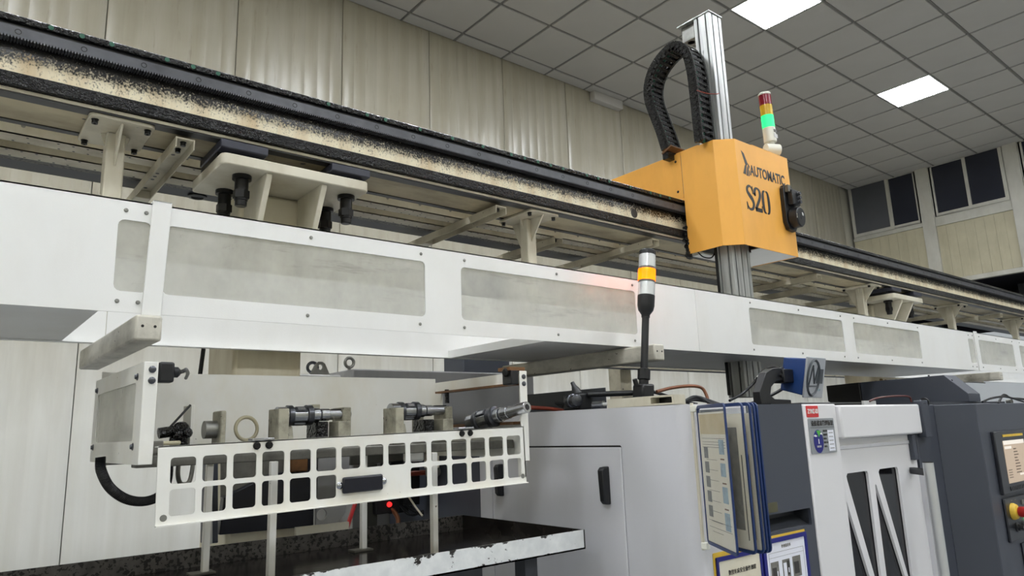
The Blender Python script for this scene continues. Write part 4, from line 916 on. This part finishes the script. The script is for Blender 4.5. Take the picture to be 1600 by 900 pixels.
cable('black_cable', [at(1560, 630, Y=1.12), at(1568, 617, Y=1.12), at(1580, 622, Y=1.12), at(1600, 624, Y=1.12), at(1630, 632, Y=1.12)], .005, 'black_plastic', 'second black cable on top of the control cabinet')
tag(MB().lathe(at(1574, 628, Y=1.15), (-.3, -1, .1), [(0, .012), (.02, .012), (.022, .008)], 14).build('cable_plug', 'zinc'), 'grey cable plug on top of the control cabinet', 'plug')
# ================================================================== part station with grid guard
ps = thing('part_station', 'white sheet-metal part station with grid guard, standing on legs in the drip tray', 'work station', (.75, 1.65, 1.545))
SZ0, SZ1 = 1.812, 1.995
plate('side_plate', rrect(1.42, SZ0, 1.90, SZ1, .004, 1), [rrect(1.475, SZ0+.042, 1.862, SZ1-.034, .006)], 'yz', .292, .295, 'station_white', ps)
sp2 = MB().box(.2955, .2985, 1.465, 1.872, SZ0+.034, SZ1-.026).build('side_window', 'poly_pane', ps)
for y in (1.466, 1.872):
    for z in (SZ0+.032, SZ1-.024): MB().lathe((.292, y, z), (-1, 0, 0), [(0, .007), (.001, .007), (.002, .005), (.005, .004)], 12).build('screw', 'steel_dark', ps)
MB().box(.292, .316, 1.418, 1.421, SZ0, SZ1).build('corner_flange', 'station_white', ps, bev=.001)
for z in (SZ1-.014, SZ1-.034): MB().lathe((.306, 1.418, z), (0, -1, 0), [(0, .0065), (.0015, .0065), (.003, .004)], 12).build('screw', 'steel_dark', ps)
plate('side_plate', rrect(1.42, SZ0-.03, 1.86, SZ1+.005, .004, 1), [rrect(1.448, SZ0+.060, 1.815, SZ1-.024, .012)], 'yz', 1.196, 1.199, 'station_white', ps)
MB().box(1.175, 1.199, 1.418, 1.421, SZ0-.04, SZ1+.005).build('corner_flange', 'station_white', ps, bev=.001)
for z in (SZ1-.010, SZ1-.028): MB().lathe((1.188, 1.418, z), (0, -1, 0), [(0, .0065), (.0015, .0065), (.003, .004)], 12).build('screw', 'steel_dark', ps)
MB().box(1.172, 1.196, 1.448, 1.815, SZ1-.030, SZ1-.0245).build('inner_lip', 'rust_brown', ps)
MB().box(1.172, 1.196, 1.448, 1.815, SZ0+.052, SZ0+.0595).build('inner_lip', 'rust_brown', ps)
MB().box(1.180, 1.192, 1.77, 1.776, SZ1-.06, SZ1-.02).build('drip', 'black_oily', ps)
MB().box(.295, 1.196, 1.850, 1.853, 1.8285, 2.012).build('back_panel', 'station_white', ps)
for a, b in ((1.47, 1.51), (1.80, 1.84)): MB().box(.30, 1.19, a, b, 1.805, 1.8255).build('deck_rail', 'grey_dirty', ps, bev=.002)
for x in (.36, .62, .95, 1.14): MB().box(x, x+.035, 1.51, 1.80, 1.808, 1.8255).build('cross_rail', 'grey_dirty', ps, bev=.002)
for x, y in ((.605, 1.60), (1.025, 1.60), (.535, 1.83), (.945, 1.83)):
    l = MB().box(x-.008, x+.008, y-.008, y+.008, 1.549, 1.80).build('leg', 'station_white', ps, bev=.002)
    MB().box(x-.035, x+.02, y-.02, y+.02, 1.545, 1.5495).build('foot', 'grey_dirty', l)
# grid guard, hinged on the front, sagging by one degree
TL = math.radians(1.05); ct, sn = math.cos(TL), math.sin(TL); GO = Vector((.322, 1.412, 1.843))
def gt(p):
    a, b = p.x-GO.x, p.z-GO.z; return Vector((GO.x+a*ct-b*sn, p.y, GO.z+a*sn+b*ct))
gw, gh = .853, .137; gx0, gz1 = GO.x, GO.z
cols = 15; px0, pitch = gx0+.0215, .0553; holes = []
for k in range(cols):
    for r in (0, 1):
        if r == 1 and k in (6, 7, 8): continue
        xa = px0+pitch*k; za = gz1-.068 if r == 0 else gz1-.1235
        holes.append(rrect(xa, za, xa+.0440, za+.0465, .006))
gg = plate('grid_guard', [(gx0, gz1-gh), (gx0+gw, gz1-gh), (gx0+gw, gz1), (gx0, gz1)], holes, 'xz', 1.409, 1.412, 'station_white', ps, gt)
def gbox(x0, x1, y0, y1, z0, z1):
    return MB().hexa([gt(Vector(p)) for p in ((x0, y0, z0), (x1, y0, z0), (x1, y1, z0), (x0, y1, z0), (x0, y0, z1), (x1, y0, z1), (x1, y1, z1), (x0, y1, z1))])
gbox(gx0, gx0+gw, 1.409, 1.436, gz1-.002, gz1).build('top_lip', 'station_white', gg)
gbox(gx0, gx0+gw, 1.401, 1.412, gz1-gh-.002, gz1-gh).build('bottom_lip', 'station_white', gg)
gbox(gx0+gw-.003, gx0+gw, 1.409, 1.436, gz1-gh+.012, gz1-.002).build('end_lip', 'station_white', gg)
for hx in (.188, .673):
    h = gbox(gx0+hx-.022, gx0+hx+.022, 1.405, 1.430, gz1, gz1+.005).build('hinge', 'steel', gg, bev=.001)
    for s in (-.012, .012): MB().lathe(gt(Vector((gx0+hx+s, 1.409, gz1-.009))), (0, -1, 0), [(0, .0075), (.0015, .0075), (.002, .0055), (.006, .005), (.006, .002)], 12).build('hinge_screw', 'bolt_black', h)
hp = gbox(gx0+.353, gx0+.447, 1.401, 1.409, gz1-.117, gz1-.084).build('grip_plate', 'navy_black', gg, bev=.004)
for s in (.349, .451): MB().lathe(gt(Vector((gx0+s, 1.409, gz1-.100))), (0, -1, 0), [(0, .0075), (.0015, .0075), (.003, .006), (.005, .002)], 12).build('grip_screw', 'steel', hp)
for s, zz in ((.013, .125), (.842, .122)): MB().lathe(gt(Vector((gx0+s, 1.409, gz1-zz))), (0, -1, 0), [(0, .006), (.0008, .006)], 12).build('plug', 'zinc', gg)
# connectors on the upper corners
t = thing('cable_gland', 'black cable gland on the left upper corner of the part station', 'cable gland', (.335, 1.43, 1.96))
MB().box(.318, .345, 1.421, 1.445, 1.958, 1.996).build('body', 'black_plastic', t, bev=.004); MB().lathe((.345, 1.433, 1.978), (1, 0, 0), [(0, .010), (.008, .010), (.012, .006)], 12).build('nut', 'black_plastic', t)
MB().tube(spline([(.356, 1.433, 1.978), (.372, 1.46, 1.984), (.40, 1.56, 1.995), (.44, 1.70, 2.00), (.47, 1.83, 2.0)]), .004, 8).build('lead', 'black_plastic', t)
t = thing('cable_gland', 'black plug block on the right upper corner of the part station', 'cable gland', (1.165, 1.43, 1.96))
MB().box(1.150, 1.174, 1.421, 1.46, 1.965, 2.003).build('body', 'black_plastic', t, bev=.003); MB().lathe((1.150, 1.44, 1.997), (-1, 0, 0), [(0, .012), (.006, .012), (.009, .008)], 14).build('nut', 'bolt_black', t)
MB().box(1.145, 1.196, 1.421, 1.47, 2.001, 2.010).build('clip', 'rust_brown', t)
# fixtures and shafts
def fixture(label, x, loc_y=1.62):
    t = thing('shaft_fixture', label, 'fixture', (x, loc_y, 1.826), 'shaft rests on the part station')
    MB().box(x-.030, x-.006, 1.575, 1.640, 1.826, 1.915).build('end_block', 'block_paint', t, bev=.002)
    MB().prism([(1.585, 1.826), (1.645, 1.826), (1.645, 1.885), (1.600, 1.875)], 'x', x-.003, x+.012).build('stop_block', 'block_paint', t, bev=.002)
    MB().box(x+.085, x+.105, 1.66, 1.69, 1.826, 1.928).build('back_block', 'block_paint', t, bev=.002)
    MB().box(x+.070, x+.10, 1.60, 1.66, 1.845, 1.885).build('rest', 'black_oily', t, bev=.003)
    MB().box(x+.118, x+.150, 1.585, 1.640, 1.832, 1.885).build('end_block', 'block_paint', t, bev=.002)
    MB().box(x+.136, x+.158, 1.600, 1.660, 1.826, 1.918).build('end_block', 'block_paint', t, bev=.002)
    for yy in (1.59, 1.605): MB().lathe((x-.018+(yy-1.59)*.7, 1.575, 1.842), (0, -1, 0), [(0, .004), (.0005, .004)], 10).build('bolt_hole', 'black_plain', t)
    return t
def shaft(label, p, d, L=.155, s=1.0):
    t = thing('steel_shaft', label, 'shaft', p, 'machined steel shafts'); d = Vector(d).normalized(); p = Vector(p)
    R = .0155*s
    def seg(nm, a, b, r, mt, n=22): return MB().lathe(p+d*a*L, d, [(0, r*.94), (.001, r), ((b-a)*L-.001, r), ((b-a)*L, r*.94)], n).build(nm, mt, t)
    seg('rear_journal', 0, .14, R, 'steel'); seg('collar', .13, .20, R*1.16, 'steel_dark'); seg('hub', .20, .38, R*.98, 'steel'); seg('collar', .38, .46, R*1.16, 'steel_dark')
    seg('shoulder', .46, .56, R*.82, 'steel'); seg('groove', .56, .585, R*.66, 'steel_dark'); seg('journal', .585, .70, R*.72, 'steel'); tail = seg('tail', .70, 1.0, R*.62, 'steel')
    x, y, dd = basis(d)
    for k in range(3):
        a = math.radians(20+120*k); q = x*math.cos(a)+y*math.sin(a)
        MB().obox(p+d*L*.29+q*R*1.0, q.cross(d), d, q, R*.35, L*.075, R*.12).build('hub_slot', 'steel_dark', t, bev=.001)
        MB().obox(p+d*L*.29+q*R*1.02, q.cross(d), d, q, R*.2, L*.05, R*.12).build('hub_key', 'steel', t)
    MB().obox(p+d*L*.84+Vector((0, -.25, 1)).normalized()*R*.56, d.cross(Vector((0, 0, 1))), d, (0, 0, 1), R*.2, L*.11, R*.10).build('keyway', 'black_plain', tail, bev=.0005)
    MB().lathe(p+d*(L+.0002), d, [(0, R*.34), (.0006, R*.30), (.0006, .0005)], 14).build('centre_bore', 'black_plain', tail)
    return t
fixture('dirty rest blocks holding the left shaft on the part station', .634); fixture('dirty rest blocks holding the right shaft on the part station', .930)
shaft('steel shaft on the left pair of rest blocks', (.612, 1.612, 1.900), (1, .02, .01), .182, 1.32); shaft('steel shaft on the right pair of rest blocks', (.905, 1.612, 1.907), (1, .02, .01), .178, 1.32)
shaft('loose steel shaft leaning out over the right end of the grid guard', (1.150, 1.605, 1.872), (.023, -.215, .034), .219, 1.5)
t = thing('empty_fixture', 'empty rest blocks at the left end of the part station', 'fixture', (.47, 1.62, 1.826))
MB().box(.425, .432, 1.60, 1.66, 1.826, 1.925).build('end_block', 'station_white', t, bev=.001); MB().box(.480, .492, 1.58, 1.64, 1.826, 1.912).build('end_block', 'block_paint', t, bev=.003)
MB().cyl((.455, 1.61, 1.873), (.480, 1.61, 1.873), .019, 18).build('stop_pin', 'zinc', t)
t = thing('gripper_sensor', 'black oily clamp cylinder with rod beside the empty rest', 'clamp', (.40, 1.6, 1.826))
m = MB()
for k in range(18): m.ball((.405+random.uniform(-.016, .016), 1.60+random.uniform(-.02, .02), 1.862+random.uniform(-.022, .022)), random.uniform(.008, .015), 9, 6)
m.build('body', 'black_oily', t)
MB().cyl((.375, 1.59, 1.870), (.423, 1.60, 1.925), .0025, 8).build('rod', 'black_plain', t); MB().cyl((.362, 1.59, 1.868), (.392, 1.59, 1.872), .011, 12).build('joint', 'black_oily', t)
t = thing('proximity_switch', 'dark switch block with cable at the left end of the station deck', 'switch', (.34, 1.55, 1.826))
MB().box(.318, .352, 1.50, 1.56, 1.828, 1.853).build('block', 'grey_dirty', t, bev=.002)
for z in (1.836, 1.848): MB().cyl((.352, 1.53, z), (.395, 1.56, z), .004, 8).build('lead', 'hose_beige', t)
MB().torus((.322, 1.57, 1.868), (.3, -1, 0), .018, .007, 18, 8).build('cable_loop', 'grey_dirty', t)
tag(MB().torus((.562, 1.66, 1.874), (.15, -1, .1), .026, .0042, 28, 8).build('hose_ring', 'hose_beige'), 'loop of beige air hose standing on the station deck', 'hose')
tag(MB().cyl((.708, 1.66, 1.826), (.745, 1.645, 1.872), .006, 10).build('support_rod', 'hose_beige'), 'slanted beige rod below the left shaft', 'rod')
# corrugated hose and cables on the left
pts = spline([at(157, 714, Y=1.60), at(158, 735, Y=1.60), at(172, 762, Y=1.62), at(198, 780, Y=1.64), at(228, 783, Y=1.66), at(252, 772, Y=1.68), at(262, 748, Y=1.70), at(264, 722, Y=1.70)], 26)
tag(MB().tube(pts, [.0085+(.0015 if i % 2 else 0) for i in range(len(pts))], 10).build('corrugated_hose', 'black_plastic'), 'black corrugated hose drooping below the left end of the part station', 'hose')
tag(MB().tube(spline([at(280, 716, Y=1.72), at(278, 742, Y=1.72), at(283, 756, Y=1.74), at(296, 752, Y=1.76), at(302, 722, Y=1.78), at(304, 700, Y=1.8)], 8), .005, 8).build('air_hose', 'grey_dirty'), 'grey hose seen through the leftmost grid openings', 'hose')
tag(MB().tube([at(312, 590, Y=2.1), at(316, 560, Y=2.1), at(318, 545, Y=2.1)], .006, 8).build('air_hose', 'black_plastic'), 'black hose hanging left of the gantry column under the guard', 'hose')
# ================================================================== drip tray
dt = thing('drip_tray', 'black steel drip tray with chipped white front rim, bottom left', 'drip tray', (.3, 1.68, 1.53))
TX0, TX1, TY0, TY1, TZ0, TZ1 = -.7, 1.362, 1.40, 1.955, 1.540, 1.588
MB().box(TX0, TX1, TY0, TY1, TZ0, TZ0+.004).build('floor', 'tray_black', dt)
MB().box(TX0, TX1, TY0, TY0+.004, TZ0, TZ1).build('front_rim', 'tray_front', dt)
MB().box(TX0, TX1, TY0+.0042, TY0+.006, TZ0, TZ1-.001).build('front_lining', 'tray_black', dt)
MB().box(TX0, TX1, TY1-.004, TY1, TZ0, TZ1).build('back_rim', 'tray_inner', dt)
MB().box(TX1-.004, TX1, TY0, TY1, TZ0, TZ1).build('end_rim', 'tray_black', dt); MB().box(TX0, TX0+.004, TY0, TY1, TZ0, TZ1).build('end_rim', 'tray_black', dt)
for x in (-.6, .2, 1.2):
    for y in (1.45, 1.90): MB().box(x-.02, x+.02, y-.02, y+.02, 0, TZ0).build('stand_leg', 'machine_dark2', dt)
# ================================================================== things behind the station
rc = thing('rear_cabinet', 'large grey cabinet behind the part station, lifting eyes on top', 'cabinet', (1.72, 2.9, 0))
MB().box(1.292, 2.242, 2.60, 3.2, 0, 2.112).build('body', 'cabinet_grey', rc, bev=.006)
MB().box(1.10, 1.290, 2.70, 3.2, 0, 2.095).build('side_box', 'light_grey', rc, bev=.006)
for x, y, z in ((1.296, 2.64, 2.112),):
    e = MB().torus((x, y, z+.028), (0, 1, 0), .019, .0065, 20, 8).build('lifting_eye', 'zinc', rc); MB().cyl((x, y, z), (x, y, z+.012), .007, 10).build('shank', 'zinc', e)
MB().lathe((2.19, 2.60, 2.02), (0, -1, 0), [(0, .006), (.002, .005)], 10).build('screw', 'bolt_black', rc)
lg = at(500, 579, Y=2.74)
t = thing('lifting_lug', 'grey lifting lug and shackle ring behind the station back panel', 'lifting lug', (lg.x, 2.74, 2.095))
plate('lug', [(lg.x-.045, 2.0955), (lg.x+.042, 2.0955), (lg.x+.020, lg.z+.028), (lg.x+.008, lg.z+.036), (lg.x-.008, lg.z+.036), (lg.x-.020, lg.z+.028)], [ellipse(lg.x, lg.z+.014, .011, .011, 14)], 'xz', 2.735, 2.745, 'zinc', t)
MB().torus((lg.x-.030, 2.745, lg.z+.012), (.2, 1, 0), .020, .0065, 18, 8).build('ring', 'steel_dark', t)
t = thing('rear_duct', 'dark grey upright duct behind the guard, above the rear cabinet', 'duct', (2.5, 3.1, 0))
MB().box(2.29, 2.62, 3.25, 3.45, 0, 2.75).build('duct', 'machine_dark', t, bev=.004)
t = thing('rear_rail', 'stained cream rail running behind the lathe below the guard', 'rail', (5.0, 3.0, 2.2))
z1 = at(1090, 580, Y=3.0).z
MB().box(2.62, 9.5, 3.0, 3.05, z1, z1+.11).build('rail', 'cream', t, bev=.003); MB().box(2.62, 9.5, 2.985, 3.0, z1-.008, z1).build('lip', 'machine_dark2', t)
for x in (3.4, 6.6): MB().box(x-.05, x+.05, 3.05, 3.15, 0, z1+.1).build('post', 'cream', t)
# unit under the station
ub = thing('coolant_unit', 'black and grey coolant unit seen through and below the grid guard', 'machine unit', (.85, 2.0, 0))
def px(Y, *uv): return [(at(u, v, Y=Y).x, at(u, v, Y=Y).z) for u, v in uv]
MB().prism(px(2.0, (343, 836), (490, 822), (492, 690), (466, 690), (466, 738), (430, 738), (350, 778)), 'y', 2.0, 2.03).build('black_tank', 'navy_black', ub, bev=.002)
MB().prism(px(2.034, (345, 780), (492, 770), (492, 690), (345, 700)), 'y', 2.034, 2.038).build('sloped_cover', 'grey_dirty', ub)
q = px(1.985, (494, 830), (522, 826), (540, 800), (548, 690), (496, 694))
plate('end_plate', q, [ellipse(*px(1.985, (501, 709))[0], .014, .014, 18), ellipse(*px(1.985, (503, 804))[0], .016, .016, 18)], 'xz', 1.985, 1.995, 'cabinet_grey', ub)
MB().prism(px(1.975, (462, 838), (545, 828), (545, 815), (462, 824)), 'y', 1.972, 1.984).build('foot_rail', 'cream_clean', ub, bev=.001)
a, c = px(1.99, (452, 738))[0], px(1.99, (480, 700))[0]
MB().box(a[0], c[0], 1.98, 1.999, a[1], c[1]).build('motor', 'rust_brown', ub, bev=.004)
MB().prism(px(2.0, (318, 850), (340, 848), (340, 690), (320, 690)), 'y', 1.995, 2.03).build('cable_duct', 'machine_dark', ub, bev=.002)
MB().prism(px(1.99, (322, 850), (331, 849), (331, 690), (322, 690)), 'y', 1.985, 1.994).build('duct_edge', 'light_grey', ub)
MB().box(.6, 1.1, 2.0, 2.035, 0, 1.47).build('tank_base', 'machine_dark2', ub)
rp = thing('shade_sheet', 'dark olive sheet standing in for shade behind the middle grid openings', 'panel', (1.3, 2.32, 0))
q = px(2.3, (548, 727), (656, 718), (656, 681), (548, 684)); MB().prism(q, 'y', 2.30, 2.32).build('panel', 'olive_dark', rp, bev=.002)  # olive sheet added in place of the shadow on the cabinet behind
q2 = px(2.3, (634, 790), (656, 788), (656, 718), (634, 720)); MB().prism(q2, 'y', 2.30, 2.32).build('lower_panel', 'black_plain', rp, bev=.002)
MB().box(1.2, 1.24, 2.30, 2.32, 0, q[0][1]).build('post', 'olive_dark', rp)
bx = thing('junction_box', 'dark junction box with a glowing red lamp under the grid guard', 'electrical box', (1.45, 2.35, 1.5))
MB().box(1.27, 1.36, 2.40, 2.50, 1.57, 1.69).build('box', 'cabinet_grey', bx, bev=.004); MB().box(1.36, 1.44, 2.42, 2.50, 1.56, 1.80).build('panel', 'black_plain', bx, bev=.004)
pr = at(607, 788, Y=2.28)
MB().box(pr.x-.05, pr.x+.04, 2.275, 2.42, pr.z-.03, pr.z+.03).build('lamp_base', 'black_plain', bx, bev=.003)
MB().lathe((pr.x, 2.275, pr.z), (0, -1, 0), [(0, .009), (.006, .008), (.009, .004)], 16).build('red_lamp', 'red_led', bx)
tag(MB().tube(spline([at(566, 722, Y=2.29), at(560, 770, Y=2.25), at(552, 795, Y=2.2), at(543, 822, Y=2.1), at(536, 850, Y=2.03)], 5), .007, 8).build('red_hose', 'red_button'), 'bright red hose slanting below the grid guard', 'hose')
tag(MB().tube(spline([at(622, 750, Y=2.29), at(636, 772, Y=2.27), at(648, 790, Y=2.24), at(660, 806, Y=2.2)], 5), .0035, 8).build('white_rod', 'cream_clean'), 'thin white rod slanting beside the red lamp', 'rod')
tag(MB().tube([at(630, 741, Y=2.25), at(668, 738, Y=2.25)], .009, 10).build('red_pipe', 'red_hose'), 'short red pipe seen through the lower grid openings', 'pipe')
t = thing('pipe_valve', 'steel pipe valve seen through the lower grid openings', 'valve', at(672, 738, Y=2.22))
p = at(668, 738, Y=2.22); MB().lathe(p, (1, 0, 0), [(0, .016), (.02, .022), (.035, .022), (.04, .014), (.07, .014)], 14).build('body', 'zinc', t)
tag(MB().tube(spline([at(608, 793, Y=2.285), at(616, 800, Y=2.275), at(622, 812, Y=2.265), at(620, 830, Y=2.26)], 5), .008, 8).build('brown_hose', 'copper'), 'short brown hose hanging below the red lamp', 'hose')
m = MB()
for k in range(5): m.tube(spline([at(625+k*4, 790, Y=2.35), at(640+k*5, 800+random.uniform(-6, 8), Y=2.33), at(668+k*3, 792+random.uniform(-8, 6), Y=2.33)], 6), .003, 6)
tag(m.build('cable_bundle', 'black_plastic'), 'black cables beside the red lamp under the station', 'cable')
wb = thing('white_block', 'white plastic block hanging behind the upper grid openings', 'block', (1.36, 2.2, 1.75))
p = at(652, 705, Y=2.15); MB().box(p.x-.03, p.x+.03, 2.15, 2.2, p.z-.035, p.z+.03).build('block', 'white_plain', wb, bev=.008); MB().box(p.x+.045, p.x+.09, 2.15, 2.18, p.z-.06, p.z+.01).build('paddle', 'cream_clean', wb, bev=.002); MB().box(p.x+.03, p.x+.12, 2.15, 2.2, p.z+.01, p.z+.03).build('clamp', 'black_plain', wb, bev=.002)
